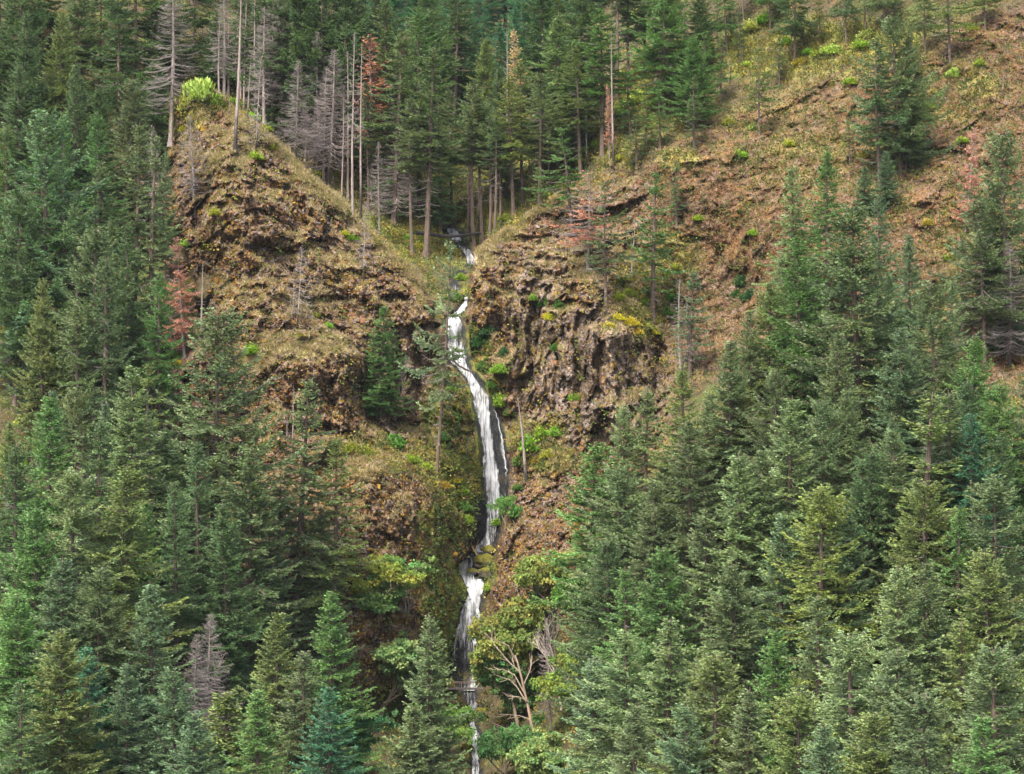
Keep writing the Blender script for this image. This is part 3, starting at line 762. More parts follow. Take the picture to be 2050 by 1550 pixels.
TREES = [
 # far upper left
 ('K', 60, -150, 66, 150, 1.1, 'D', 'ul'), ('K', 84, -130, 80, 125, 1.1, 'D', 'ul'), ('C', 40, -60, 38, 250, 1, 'D', 'ul'), ('A', 118, 22, 113, 330, .95, 'O', 'ul'), ('A', 160, -60, 163, 240, .95, 'M', 'ul'), ('K', 200, -80, 203, 220, 1, 'D', 'ul'),
 ('K', 274, -130, 272, 245, 1.15, 'D', 'ul'), ('B', 236, -40, 236, 290, .9, 'D', 'ul'), ('A', 257, 152, 258, 470, .95, 'M', 'lm'), ('C', 305, 120, 308, 350, 1, 'D', 'ul'), ('B', 150, 140, 150, 420, .9, 'D', 'ul'), ('A', 40, 130, 40, 460, 1, 'D', 'ul'),
 ('E', 200, 170, 203, 400, .9, 'D', 'ul'), ('B', 345, -120, 350, 180, 1, 'D', 'ul'), ('D', 310, -60, 312, 200, 1, 'D', 'ul'),
 # left slope
 ('C', 98, 222, 84, 768, .95, 'B', 'lm'), ('D', 274, 240, 266, 684, .95, 'M', 'lm'), ('D', 202, 318, 200, 700, 1.0, 'M', 'lm'), ('C', 206, 452, 185, 902, .98, 'M', 'lm'), ('S', 310, 262, 301, 703, .9, 'M', 'lm'), ('G', 38, 380, 30, 820, .8, 'D', 'lm'),
 ('B', 150, 400, 152, 800, .8, 'D', 'lm'), ('A', 60, 480, 52, 830, .8, 'D', 'lm'), ('Y', 240, 520, 240, 760, .9, 'M', 'lm'), ('B', 330, 300, 330, 560, .6, 'D', 'lm'),
 ('S', 300, 720, 296, 1010, 1, 'O', 'lf'), ('A', 275, 730, 262, 1180, 1.0, 'P', 'lf'), ('E', 110, 785, 100, 1220, 1.0, 'V', 'lf'), ('R', 168, 858, 158, 1240, 1, 'P', 'lf'), ('G', 156, 940, 158, 1420, .95, 'P', 'lf'), ('B', 38, 880, 34, 1330, .95, 'D', 'lf'), ('A', 255, 925, 243, 1430, 1.0, 'O', 'lf'),
 ('B', 205, 830, 200, 1240, .85, 'D', 'lf'), ('A', 330, 850, 335, 1180, .8, 'D', 'lf'), ('C', 60, 1010, 62, 1460, .9, 'V', 'lf'), ('B', 350, 960, 352, 1380, .8, 'D', 'lf'),
 ('C', 440, 618, 424, 1190, 1.02, 'M', 'lc'), ('D', 604, 748, 592, 1258, .98, 'M', 'lc'), ('A', 505, 888, 500, 1400, 1.02, 'M', 'lc'), ('D', 672, 868, 668, 1290, 1.0, 'O', 'lc'), ('B', 405, 880, 400, 1330, .9, 'D', 'lc'), ('S', 560, 960, 560, 1340, 1.2, 'M', 'lc'), ('B', 545, 1000, 540, 1400, .8, 'M', 'lc'),
 ('B', 642, 1010, 640, 1420, .9, 'M', 'lc'), ('A', 452, 1000, 455, 1460, .9, 'D', 'lc'),
 # bottom left
 ('A', 309, 1160, 305, 1580, 1.0, 'B', 'll'), ('C', 119, 1252, 118, 1760, .95, 'O', 'll'), ('E', 567, 1216, 562, 1640, .9, 'O', 'll'), ('Y', 454, 1380, 454, 1700, 1.2, 'O', 'll'), ('E', 666, 1176, 660, 1600, .9, 'V', 'll'), ('A', 612, 1300, 608, 1720, 1, 'M', 'll'), ('B', 175, 1290, 176, 1700, .95, 'T', 'll'),
 ('E', 255, 1320, 250, 1740, .9, 'B', 'll'), ('C', 30, 1180, 28, 1640, .9, 'V', 'll'), ('A', 345, 1330, 345, 1750, .9, 'B', 'll'), ('B', 35, 1360, 30, 1800, 1, 'D', 'll'), ('E', 520, 1370, 520, 1800, 1, 'V', 'll'), ('C', 200, 1130, 202, 1560, .85, 'M', 'll'),
 ('A', 655, 1370, 655, 1800, 1, 'T', 'll'), ('E', 395, 1420, 395, 1850, 1, 'B', 'll'), ('E', 130, 1110, 128, 1520, .9, 'B', 'll'),
 # dark wood behind the ridge
 ('C', 610, -90, 615, 300, 1, 'D', 'gb'), ('C', 655, -110, 655, 310, 1, 'D', 'gb'), ('A', 700, -60, 703, 330, 1, 'D', 'gb'), ('B', 560, -80, 560, 250, 1, 'D', 'gb'), ('A', 520, -100, 522, 215, .9, 'D', 'gb'), ('B', 480, -60, 480, 190, .9, 'D', 'gb'), ('A', 745, -50, 748, 350, 1, 'D', 'gb'), ('E', 430, 20, 432, 180, 1, 'D', 'gb'),
 ('U', 640, -30, 640, 335, .9, 'D', 'gb'), ('U', 690, 40, 690, 372, .9, 'D', 'gb'), ('K', 390, -100, 387, 112, 1, 'D', 'gb'),
 # gully
 ('T', 815, 58, 788, 452, 1.15, 'M', 'gu'), ('T', 864, 92, 853, 517, 1.15, 'M', 'gu'), ('U', 826, 190, 825, 513, .9, 'M', 'gu'), ('K', 919, -30, 909, 242, 1.25, 'D', 'gu'), ('T', 770, 0, 775, 400, 1.2, 'M', 'gu'), ('A', 850, -20, 852, 330, 1.1, 'D', 'gu'), ('T', 838, 10, 840, 420, 1, 'V', 'gu'),
 ('T', 905, 175, 905, 458, 1, 'M', 'gu'), ('A', 970, 72, 972, 330, .9, 'O', 'gu'), ('U', 945, 160, 950, 505, 1.1, 'M', 'gu'), ('U', 962, 190, 966, 487, 1.1, 'M', 'gu'), ('U', 935, 200, 936, 470, 1, 'D', 'gu'), ('U', 976, 200, 980, 478, 1, 'M', 'gu'), ('U', 985, 230, 990, 470, 1, 'D', 'gu'), ('U', 988, 215, 1001, 455, .9, 'M', 'gu'),
 ('T', 1018, 150, 1028, 436, 1.1, 'Y', 'gu'), ('T', 1040, 120, 1045, 405, 1.1, 'O', 'gu'), ('T', 1078, 140, 1080, 413, 1.15, 'M', 'gu'), ('A', 790, 160, 793, 440, .8, 'D', 'gu'), ('A', 880, 230, 883, 470, .7, 'D', 'gu'), ('T', 735, 160, 738, 420, .8, 'D', 'gu'), ('A', 1000, 130, 1003, 400, .8, 'D', 'gu'),
 ('A', 890, 20, 890, 200, 1, 'T', 'gd'), ('A', 950, 30, 950, 190, 1, 'T', 'gd'), ('D', 975, 15, 975, 165, 1, 'T', 'gd'), ('A', 1005, 40, 1005, 220, 1, 'T', 'gd'), ('B', 870, -20, 870, 150, 1, 'T', 'gd'), ('D', 1030, 10, 1032, 200, 1, 'T', 'gd'), ('A', 925, 60, 926, 230, .9, 'T', 'gd'), ('D', 955, -30, 955, 120, 1, 'T', 'gd'), ('B', 1048, -50, 1050, 160, 1.2, 'T', 'gd'),
 # right bank
 *[('ABD'[i % 3], x_, y_ - 190 - 17 * (i % 4), x_, y_, 1.05, 'T', 'gd') for i, (x_, y_) in enumerate([(780, 95), (812, 60), (835, 110), (862, 62), (905, 95), (930, 50), (962, 70), (1012, 72), (1040, 55), (1062, 105), (1090, 62), (1118, 110), (745, 60), (1150, 55), (700, 40), (1185, 40), (885, 20), (990, 0)])],
 ('A', 1113, 22, 1120, 345, 1.2, 'P', 'gr'), ('T', 1150, 90, 1162, 356, 1.1, 'O', 'gr'), ('T', 1207, 15, 1206, 316, 1.35, 'V', 'gr'), ('A', 1160, -40, 1165, 260, 1.1, 'D', 'gr'), ('G', 1328, -60, 1330, 236, .95, 'V', 'gr'), ('A', 1080, -60, 1083, 250, 1.1, 'D', 'gr'), ('S', 1256, 150, 1262, 276, 1.3, 'V', 'gr'), ('S', 1273, 225, 1275, 346, 1.2, 'M', 'gr'),
 ('R', 1118, 250, 1145, 466, 1.1, 'V', 'gr'), ('U', 1097, 190, 1100, 380, .8, 'O', 'gr'), ('T', 1255, -90, 1258, 180, 1, 'D', 'gr'), ('C', 1385, 70, 1387, 262, 1.0, 'V', 'gr'), ('U', 1230, -120, 1233, 200, 1, 'D', 'gr'), ('S', 1078, 330, 1083, 430, 1, 'O', 'gr'), ('K', 1290, -110, 1292, 150, 1, 'D', 'gr'), ('C', 1400, -20, 1402, 150, 1, 'D', 'gr'),
 # on the cliff
 ('R', 1213, 358, 1214, 630, 1.15, 'M', 'cc'), ('S', 1311, 335, 1307, 643, 1.15, 'V', 'cc'), ('S', 1352, 318, 1355, 455, 1, 'M', 'cc'), ('S', 1176, 430, 1182, 540, 1, 'M', 'cc'),
 # open slope
 ('K', 1590, -90, 1591, 130, 1.05, 'D', 'ur'), ('R', 1516, 92, 1520, 273, 1.1, 'O', 'ur'), ('R', 1755, 72, 1762, 376, 1.25, 'D', 'ur'), ('C', 1783, 28, 1803, 354, 1.1, 'M', 'ur'), ('B', 1815, 60, 1812, 345, .9, 'M', 'ur'), ('R', 1900, -70, 1903, 138, 1.3, 'O', 'ur'), ('K', 1450, -60, 1456, 110, 1, 'V', 'ur'), ('S', 1442, 70, 1442, 210, 1, 'M', 'ur'), ('S', 1560, 70, 1560, 172, 1.2, 'M', 'ur'),
 ('S', 1600, 30, 1611, 100, 1, 'D', 'ur'), ('Y', 1775, 300, 1772, 420, 1, 'B', 'ur'), ('K', 1850, -60, 1852, 110, 1, 'M', 'ur'), ('K', 1690, -120, 1694, 96, .7, 'D', 'ur'), ('Y', 1730, 330, 1730, 430, 1, 'B', 'ur'), ('U', 1490, -160, 1490, 64, .8, 'M', 'ur'), ('U', 1466, -170, 1468, 72, .8, 'M', 'ur'), ('U', 1435, -150, 1436, 84, .8, 'M', 'ur'), ('K', 1970, -110, 1972, 60, 1, 'O', 'ur'),
 ('K', 1340, -40, 1345, 180, 1, 'M', 'ur'), ('R', 1410, 60, 1412, 235, 1.2, 'V', 'ur'), ('S', 1388, 150, 1390, 300, 1.2, 'M', 'ur'), ('K', 1540, -120, 1541, 62, 1, 'V', 'ur'), ('U', 1370, -140, 1372, 110, 1, 'M', 'ur'), ('U', 1398, -150, 1400, 90, 1, 'D', 'ur'), ('S', 1640, -10, 1642, 92, 1.1, 'O', 'ur'), ('K', 1770, -120, 1772, 70, 1, 'M', 'ur'),
 ('S', 1825, 40, 1828, 170, 1.2, 'O', 'ur'), ('U', 1730, -160, 1732, 66, .9, 'D', 'ur'), ('S', 1320, 180, 1322, 300, 1.1, 'V', 'gr'), ('S', 1480, 20, 1483, 130, 1, 'M', 'ur'), ('S', 1292, 190, 1294, 300, 1, 'O', 'gr'), ('T', 1345, -120, 1312, 175, 1, 'D', 'gr'), ('S', 1700, 230, 1702, 330, 1, 'O', 'ur'),
 # right edge
 ('C', 2010, 262, 2018, 720, .85, 'M', 're'), ('K', 1962, 400, 1972, 742, 1.1, 'M', 're'), ('B', 1992, 360, 1994, 690, .8, 'B', 're'), ('S', 1925, 470, 1925, 680, 1, 'M', 're'),
 # slope right of the cliff
 ('D', 1590, 328, 1592, 690, 1.0, 'P', 'rm'), ('D', 1655, 288, 1658, 660, .9, 'V', 'rm'), ('C', 1706, 402, 1740, 968, 1.05, 'M', 'rm'), ('B', 1762, 385, 1760, 700, .8, 'B', 'rm'), ('A', 1822, 462, 1822, 780, .8, 'B', 'rm'), ('A', 1603, 468, 1606, 920, 1.0, 'V', 'rm'), ('C', 1858, 562, 1872, 1000, .95, 'M', 'rm'), ('G', 1540, 568, 1527, 930, .95, 'O', 'rm'),
 ('A', 1806, 652, 1812, 1060, 1.05, 'B', 'rm'), ('A', 1670, 662, 1664, 1100, 1.0, 'M', 'rm'), ('A', 1460, 672, 1452, 1090, 1.05, 'M', 'rm'), ('D', 1372, 722, 1370, 1130, 1.05, 'O', 'rm'), ('C', 1552, 738, 1550, 1080, .85, 'M', 'rm'), ('A', 1950, 672, 1950, 1040, 1.0, 'V', 'rm'), ('S', 1388, 538, 1380, 760, 1.1, 'B', 'rm'),
 ('C', 2004, 765, 2006, 1120, 1, 'V', 'rm'), ('A', 1500, 620, 1500, 960, .8, 'M', 'rm'), ('B', 1570, 500, 1568, 800, .8, 'P', 'rm'), ('D', 1290, 770, 1290, 1090, 1, 'P', 'rm'), ('A', 1250, 804, 1248, 1150, .9, 'P', 'rm'), ('A', 1640, 500, 1640, 860, .8, 'D', 'rm'), ('B', 1780, 540, 1780, 900, .8, 'D', 'rm'), ('A', 1420, 780, 1418, 1120, .8, 'M', 'rm'), ('B', 1905, 560, 1906, 860, .7, 'M', 'rm'),
 # lower right
 ('A', 1595, 788, 1590, 1260, 1.08, 'P', 'rl'), ('S', 1857, 782, 1850, 1330, 1.35, 'O', 'rl'), ('A', 1907, 776, 1905, 1230, 1.0, 'M', 'rl'), ('B', 1937, 822, 1940, 1260, .95, 'T', 'rl'), ('A', 1382, 838, 1376, 1290, 1.08, 'M', 'rl'), ('C', 1642, 972, 1640, 1480, 1.02, 'Y', 'rl'), ('A', 1468, 900, 1466, 1400, 1.08, 'P', 'rl'), ('A', 1190, 880, 1192, 1310, 1.1, 'V', 'rl'),
 ('G', 1235, 930, 1238, 1400, .95, 'M', 'rl'), ('A', 1310, 960, 1312, 1400, 1.0, 'M', 'rl'), ('A', 1790, 860, 1790, 1300, 1, 'M', 'rl'), ('C', 1995, 950, 1996, 1430, 1, 'M', 'rl'), ('A', 1530, 900, 1528, 1340, .95, 'M', 'rl'), ('C', 1740, 900, 1742, 1340, .9, 'D', 'rl'), ('A', 1700, 1010, 1705, 1440, .95, 'B', 'rl'), ('B', 1400, 1010, 1398, 1470, 1, 'M', 'rl'),
 ('G', 1210, 1080, 1206, 1500, .85, 'D', 'rl'), ('A', 1560, 1020, 1560, 1500, .95, 'B', 'rl'), ('A', 1805, 1125, 1805, 1600, 1.02, 'P', 'rl'), ('A', 1852, 1122, 1856, 1600, .95, 'M', 'rl'), ('A', 1974, 1092, 1975, 1560, 1.0, 'O', 'rl'), ('G', 1850, 960, 1852, 1420, .9, 'O', 'rl'), ('B', 1920, 1010, 1920, 1460, .9, 'V', 'rl'), ('C', 1330, 1090, 1332, 1540, .9, 'V', 'rl'),
 ('D', 1255, 1130, 1252, 1560, 1, 'V', 'rl'), ('C', 1470, 1120, 1470, 1600, .95, 'M', 'rl'), ('Y', 1075, 1165, 1077, 1330, 1.1, 'D', 'cb'),
 # bottom right
 ('D', 1638, 1182, 1636, 1700, 1.05, 'M', 'rb'), ('D', 1920, 1236, 1918, 1740, 1.08, 'O', 'rb'), ('C', 1435, 1306, 1435, 1780, 1.0, 'O', 'rb'), ('A', 1336, 1234, 1334, 1700, 1.05, 'P', 'rb'), ('A', 1260, 1252, 1258, 1700, 1.05, 'P', 'rb'), ('C', 1700, 1262, 1702, 1750, 1, 'P', 'rb'), ('A', 1560, 1250, 1560, 1700, .9, 'V', 'rb'), ('E', 1790, 1290, 1792, 1780, 1, 'M', 'rb'),
 ('C', 1990, 1290, 1992, 1800, 1, 'M', 'rb'), ('A', 1190, 1310, 1186, 1720, .95, 'B', 'rb'), ('A', 1380, 1400, 1380, 1850, .95, 'B', 'rb'), ('C', 1600, 1380, 1600, 1850, 1, 'O', 'rb'), ('C', 1860, 1380, 1862, 1880, 1, 'M', 'rb'), ('A', 1500, 1370, 1502, 1820, 1, 'M', 'rb'), ('A', 1280, 1400, 1280, 1860, 1, 'M', 'rb'), ('C', 1740, 1420, 1740, 1880, 1, 'O', 'rb'), ('A', 1960, 1430, 1960, 1900, 1, 'V', 'rb'), ('E', 1660, 1440, 1660, 1900, 1, 'B', 'rb'),
 # below the falls
 ('E', 862, 1228, 862, 1640, .92, 'P', 'cb'), ('Y', 820, 1410, 820, 1680, 1.2, 'P', 'cb'), ('A', 770, 610, 762, 850, 1.25, 'V', 'cc'),
]
SPECIAL = {(862, 1228): 'pale grey-green fir with a thin spire standing below the footbridge', (770, 610): 'small bright green fir growing from the crag face left of the falls',
           (1213, 358): 'scraggly fir rooted on the yellow-leaved shelf of the right cliff', (1706, 402): 'largest fir on the right slope, its brown trunk bare near the ground',
           (98, 222): 'very tall blue-green fir on the left with a long bare lower trunk', (440, 618): 'big mid-green fir in front of the crag, dark trunk showing in mid crown',
           (1857, 782): 'olive fir with a long pale bare upper stem in the right forest', (1783, 28): 'leafy dense fir rooted on the rock rib at upper right'}

placed = []
for (k, xt, yt, xb, yb, wf, tn, zn) in TREES:
    wf *= {'rl': 1.32, 'rb': 1.4, 'll': 1.4, 'lf': 1.3, 'lc': 1.25, 'rm': 1.22, 'lm': 1.22, 're': 1.2, 'cb': 1.2, 'ul': 1.2, 'gb': 1.2, 'gu': 1.3, 'gd': 1.25, 'gr': 1.35}.get(zn, 1.1)
    e = put_tree(k, xt, yt, xb, yb, wf, jit(TN[tn][0]), 'fir_tree', 'fir tree')
    placed.append((e, k, xt, yt, yb, tn, zn)); 

# further firs filling the woods, each where there is room
def clear(x, y0, y1, hw):
    """True when a crown would not hide the crags, the falls or the open slope"""
    for px_, py_, ex, ey in ((620, 560, 260, 330), (640, 880, 230, 200), (900, 1000, 150, 420), (1120, 700, 210, 330), (1500, 250, 260, 260), (1850, 380, 220, 330), (900, 520, 80, 90), (1420, 560, 110, 160), (420, 260, 120, 110), (1950, 100, 180, 160)):
        for yy_ in np.linspace(y0, y1, 6):
            for xx_ in (x - hw, x, x + hw):
                if ((xx_ - px_) / ex) ** 2 + ((yy_ - py_) / ey) ** 2 < 1: return False
    return True
fr = np.random.default_rng(99)
spots = [(t[3], t[4]) for t in TREES]
nf_ = 0
for _ in range(5000):
    if nf_ >= 52: break
    x = fr.uniform(-40, 2090); y = fr.uniform(-20, 1250)
    if y < 60 and not 380 < x < 1420: continue
    if min(((x - a) / 1.0) ** 2 + ((y - b) / 1.3) ** 2 for a, b in spots) < (44 if y > 60 else 30) ** 2: continue
    gg = ground_at(x, y); h = fr.uniform(26, 36) if y < 1000 else fr.uniform(17, 27); hp = h * F / gg.y
    if not clear(x, y - hp, y, 28): continue
    if 340 < x < 940 and y < 1080 and float(sdist(np.array([x]), np.array([y]), POLY_CRAG)[0]) > -10: continue
    if 800 < x < 1110 and y > 1150: continue
    spots.append((x, y)); nf_ += 1
    zn = ('ul' if y < 450 else 'lm' if y < 880 else 'lf' if y < 1400 else 'll') if x < 380 else ('gb' if y < 420 and x < 720 else 'gd' if y < 260 and x < 1060 else 'gr' if y < 420 and x < 1400 else 'lc' if x < 760 and y < 1400 else 'll' if x < 760 else 'cb' if x < 1150 else 'ur' if y < 330 else 'rm' if y < 1120 else 'rl' if y < 1600 else 'rb')
    k = fr.choice(list('ABCDEG')) if y > 420 else fr.choice(list('ABTKD'))
    tn = fr.choice(list('MDDBOV')) if zn != 'gd' else 'T'
    e = put_tree(k, x, y - hp, x + fr.uniform(-4, 4), y, fr.uniform(.85, 1.1), tuple(c * fr.uniform(.85, 1.05) for c in TN[tn][0]), 'fir_tree', 'fir tree')
    placed.append((e, k, x, y - hp, y, tn, zn))

ORD = ['', 'second ', 'third ', 'fourth ', 'fifth ', 'sixth ', 'seventh ', 'eighth ', 'ninth ', 'tenth ', 'eleventh ', 'twelfth ']
def label_set(items, group_of, text):
    """items (object, kind text, x, y, key); gives the items alike in text a rank from the left, in rows"""
    by = {}
    for it in items: by.setdefault((it[1], it[4]), []).append(it)
    for (kt, pl), L in by.items():
        L.sort(key=lambda q: q[3]); 
        rows = [L] if len(L) <= 6 else [L[:len(L) // 2], L[len(L) // 2:]]
        for ri, row in enumerate(rows):
            row.sort(key=lambda q: q[2])
            rn = '' if len(rows) == 1 else (' in the higher row' if ri == 0 else ' in the lower row')
            for i, q in enumerate(row):
                if len(row) == 1: s = f'{kt} {pl}{rn}'
                elif i == 0: s = f'leftmost {kt}{rn} {pl}'
                elif i == len(row) - 1: s = f'rightmost {kt}{rn} {pl}'
                else: s = f'{ORD[i]}{kt} from left{rn} {pl}'
                tag(q[0], s, None, group_of(q))
its = []
for (e, k, x, yt, yb, tn, zn) in placed:
    if (x, yt) in SPECIAL: tag(e, SPECIAL[(x, yt)], None, 'firs ' + PLACE[zn])
    else: its.append((e, TN[tn][1] + ' ' + FORM[k], x, yt, PLACE[zn]))
label_set(its, lambda q: 'firs ' + q[4], None)

# dead, dying and burnt trees
DEADS = [
 # form, xt, yt, xb, yb, width, tint, label
 ('x1', 342, -60, 342, 292, 1.1, (1, 1, 1), 'pale dead trunk with side twigs behind the crag summit, left of the bright shrub'),
 ('x5', 308, 250, 306, 480, 1, (.9, .9, .9), 'thin dead tree in the firs left of the crag summit'),
 ('x1', 378, 225, 390, 434, 1.0, (.85, .82, .85), 'leaning twiggy dead tree on the left flank of the crag'),
 ('x3', 430, 60, 424, 166, 1.4, (1, 1, 1), 'bare snag just right of the bright shrub on the crag summit'),
 ('x2', 441, 30, 439, 196, 1, (1, 1, 1), 'second bare snag right of the summit shrub'),
 ('x2', 461, 30, 457, 194, 1.3, (1, 1, .98), 'thick bare snag standing on the yellow grass of the ridge'),
 ('x3', 460, 190, 459, 232, .8, (.4, .4, .4), 'short blackened stub on the ridge grass'),
 ('x3', 476, -40, 471, 304, 1.2, (.9, .85, .85), 'tall bare pole standing in front of the ridge on bare rock'),
 ('x2', 484, 0, 482, 205, 1, (1.1, 1.05, 1), 'pale pole behind the tall front snag of the ridge'),
 ('x2', 492, -20, 488, 218, 1, (1.1, 1.05, 1), 'pale pole right behind the tall front snag'),
 ('x3', 504, 118, 495, 240, 1, (.75, .7, .7), 'leaning dark snag on the ridge grass'),
 ('x5', 519, 110, 511, 309, .7, (.8, .78, .78), 'dark-footed dead tree on the crag right of the front snag'),
 ('x1', 530, 10, 528, 252, .9, (1.05, 1, 1), 'grey dead tree at the left of the twiggy ridge stand'),
 ('x1', 545, -20, 545, 252, 1, (1.15, 1.05, 1.05), 'pinkish grey dead tree with dense twigs on the ridge'),
 ('x1', 566, 5, 560, 268, 1.15, (1.2, 1.1, 1.1), 'palest twiggy dead tree in the ridge stand'),
 ('x1', 590, 20, 580, 275, 1.1, (1.2, 1.1, 1.1), 'twiggy dead tree right of the palest one on the ridge'),
 ('x4', 600, 118, 592, 318, .8, (1, .98, .98), 'dead conifer with blackened foot on the ridge slope'),
 ('x2', 617, 150, 610, 322, .8, (.8, .8, .8), 'thin burnt tree behind the ridge slope'),
 ('x3', 634, 200, 628, 343, 1.2, (.7, .7, .7), 'burnt dark trunk half way down the ridge slope'),
 ('x4', 670, 96, 657, 373, .9, (1, .98, .98), 'large dead conifer with many bare boughs on the ridge slope'),
 ('x3', 668, 343, 666, 374, 1.5, (.6, .6, .6), 'short broken stump beside the large dead conifer'),
 ('x2', 690, 190, 684, 392, .8, (.9, .9, .9), 'bare dead tree between the large dead conifer and the gully'),
 ('x2', 712, 60, 706, 432, .8, (.7, .68, .68), 'tall slim dead tree at the foot of the ridge slope'),
 ('x3', 727, 85, 722, 440, .8, (.75, .72, .7), 'dead tree left of the rust-red one'),
 ('x4', 803, 235, 797, 456, .8, (1.1, 1.08, 1.05), 'white-twigged dead tree at the gully entrance'),
 ('x1', 762, 280, 760, 470, .6, (1, 1, 1), 'small dead tree on the grass above the crag edge'),
 ('x5', 733, 400, 727, 560, .7, (1, 1, 1), 'faint grey dead tree clinging to the crag right flank'),
 ('x3', 1012, 60, 1013, 400, .8, (1, .95, .95), 'grey bare pole among the gully firs'),
 ('x3', 1226, 60, 1228, 332, .9, (1, .9, .9), 'bare pole with a few rust twigs on the grassy bank'),
 ('x3', 1175, 210, 1175, 338, .9, (.9, .88, .88), 'bare grey pole above the cliff brow'),
 ('x3', 1184, 200, 1183, 282, 1.1, (.8, .8, .8), 'short pale pole on the grassy bank'),
 ('x3', 1269, 440, 1262, 582, 1.3, (.30, .28, .28), 'charred black crooked trunk on the cliff shelf'),
 ('x2', 1364, 556, 1363, 748, 1.3, (1.25, 1.1, 1.05), 'pale broken-topped dead tree at the right end of the cliff'),
 ('x1', 1372, 600, 1378, 760, .7, (1, 1, 1), 'small twiggy dead tree beside the pale broken-topped one'),
 ('x3', 1665, 105, 1666, 168, .8, (1, 1, 1), 'small grey snag on the open upper slope'),
 ('x3', 1456, 100, 1462, 166, .9, (.5, .5, .5), 'dark leaning snag at the left of the open slope'),
 ('x3', 2009, 136, 2007, 190, .8, (.4, .4, .4), 'short black snag near the right-hand edge'),
 ('x3', 1893, 100, 1892, 130, .8, (1, 1, 1), 'tiny grey snag on the upper right rib'),
 ('x4', 2022, 480, 2020, 740, .9, (1.1, 1.05, 1), 'dead boughed tree at the right-hand edge'),
 ('x3', 1036, 790, 1054, 962, 1.6, (1.1, 1.05, 1.1), 'pale bare curved trunk right of the long drop'),
 ('x3', 1015, 860, 1020, 900, 1.6, (1, 1, 1), 'short pale stub beside the curved bare trunk'),
 ('x3', 404, 525, 402, 684, 1.2, (.95, .93, .93), 'slim pale snag beside the salmon-red fir'),
 ('x5', 606, 490, 595, 656, .9, (.75, .73, .73), 'forked dead tree on the dry grass shelf of the crag'),
 ('x3', 588, 540, 586, 640, .8, (1, 1, 1), 'slender grey snag left of the forked dead tree'),
 ('x3', 515, 630, 515, 690, .8, (1, 1, 1), 'small grey stub above the green shrub on the shelf'),
 ('x3', 585, 770, 586, 900, .9, (1.2, 1.2, 1.2), 'pale snag left of the slim fir below the shelf'),
 ('x3', 574, 820, 573, 910, .8, (1.2, 1.2, 1.2), 'shorter pale snag left of the slim fir'),
 ('x5', 338, 620, 345, 706, .8, (1, 1, 1), 'little twiggy dead tree below the salmon-red fir'),
 ('x1', 1095, 1235, 1106, 1485, .5, (.8, .65, .6), 'thin reddish bare trunk right of the branching snag'),
 ('x2', 1130, 1330, 1137, 1445, .8, (.9, .75, .65), 'mossy brown trunk at the right of the bare trees'),
 ('x3', 62, 900, 66, 1010, .8, (1.2, 1.2, 1.15), 'whitish thin snag on the far left slope'),
 ('x3', 86, 880, 90, 1000, .8, (1.2, 1.2, 1.15), 'whitish thin snag right of its twin on the left slope'),
 ('x4', 420, 1225, 418, 1520, .8, (.7, .62, .6), 'grey-brown dead twiggy tree in the lower left forest'),
 ('x1', 448, -40, 448, 200, .8, (.95, .9, .9), 'slim dead tree between the thick snag and its left neighbour'),
 ('x2', 511, -30, 512, 240, .9, (.9, .85, .85), 'dead pole behind the leaning dark snag'),
 ('x1', 575, -60, 572, 262, 1.2, (1.15, 1, 1), 'tall twiggy dead tree rising behind the palest one'),
 ('x1', 605, 0, 603, 285, 1.0, (1.1, 1, 1), 'broad twiggy dead tree at the top of the ridge slope'),
 ('x4', 640, 60, 640, 348, .8, (.95, .9, .9), 'heavily twigged dead tree left of the large dead conifer'),
 ('x1', 655, 130, 648, 362, .8, (.85, .8, .8), 'dim dead tree close behind the large dead conifer'),
 ('x2', 700, 100, 696, 400, .9, (.85, .8, .8), 'long dead pole right of the large dead conifer'),
 ('x3', 1065, 150, 1066, 395, .8, (.8, .75, .72), 'slender bare pole beside the bank firs'),
 ('x3', 957, 270, 958, 475, .8, (.8, .75, .72), 'slender dead pole over the charred log'),
 ('x4', 395, 1265, 392, 1540, .7, (.6, .54, .52), 'darker dead twiggy tree beside the grey-brown one'),
]
for (k, xt, yt, xb, yb, wf, tn, lb) in DEADS:
    put_tree(k, xt, yt, xb, yb, wf, tn, 'dead_tree', 'dead tree', 'dead and burnt standing trees', lb)
REDS = [('r2', 742, 66, 742, 400, 1.7, 'rust-red dying conifer left of the gully'), ('r1', 352, 470, 370, 716, 1.1, 'salmon-red dead-needled fir at the foot of the crag left side'),
        ('r3', 1178, 340, 1176, 545, 1.6, 'red-boughed dying conifer leaning out of the cliff brow'), ('r2', 1024, 55, 1026, 300, 1.0, 'orange-topped fir in the gully head'),
        ('r1', 1948, 250, 1932, 470, .85, 'narrow bright red dead fir near the right-hand edge'), ('r2', 1216, 165, 1220, 330, .6, 'slim fir with rusty top twigs on the grassy bank')]
for (k, xt, yt, xb, yb, wf, lb) in REDS:
    put_tree(k, xt, yt, xb, yb, wf, (1, 1, 1) if k != 'r2' or xt != 1024 else (1.1, 1.7, 1.1), 'dying_fir', 'fir tree', 'conifers with red dead needles', lb, rz=0.0)

# the mossy leaning fir beside the water: pole to (872, 950), crown from 480 to 800
for args in [('R', 898, 478, 873, 952, .8, (1.1, 1.1, 1.15), 'tall fir leaning over the falls with a mossy yellow lower trunk')]:
    e = put_tree(*args[:7], name='fir_tree', cat='fir tree', group='firs beside the falls', label=args[7], rz=2.9)

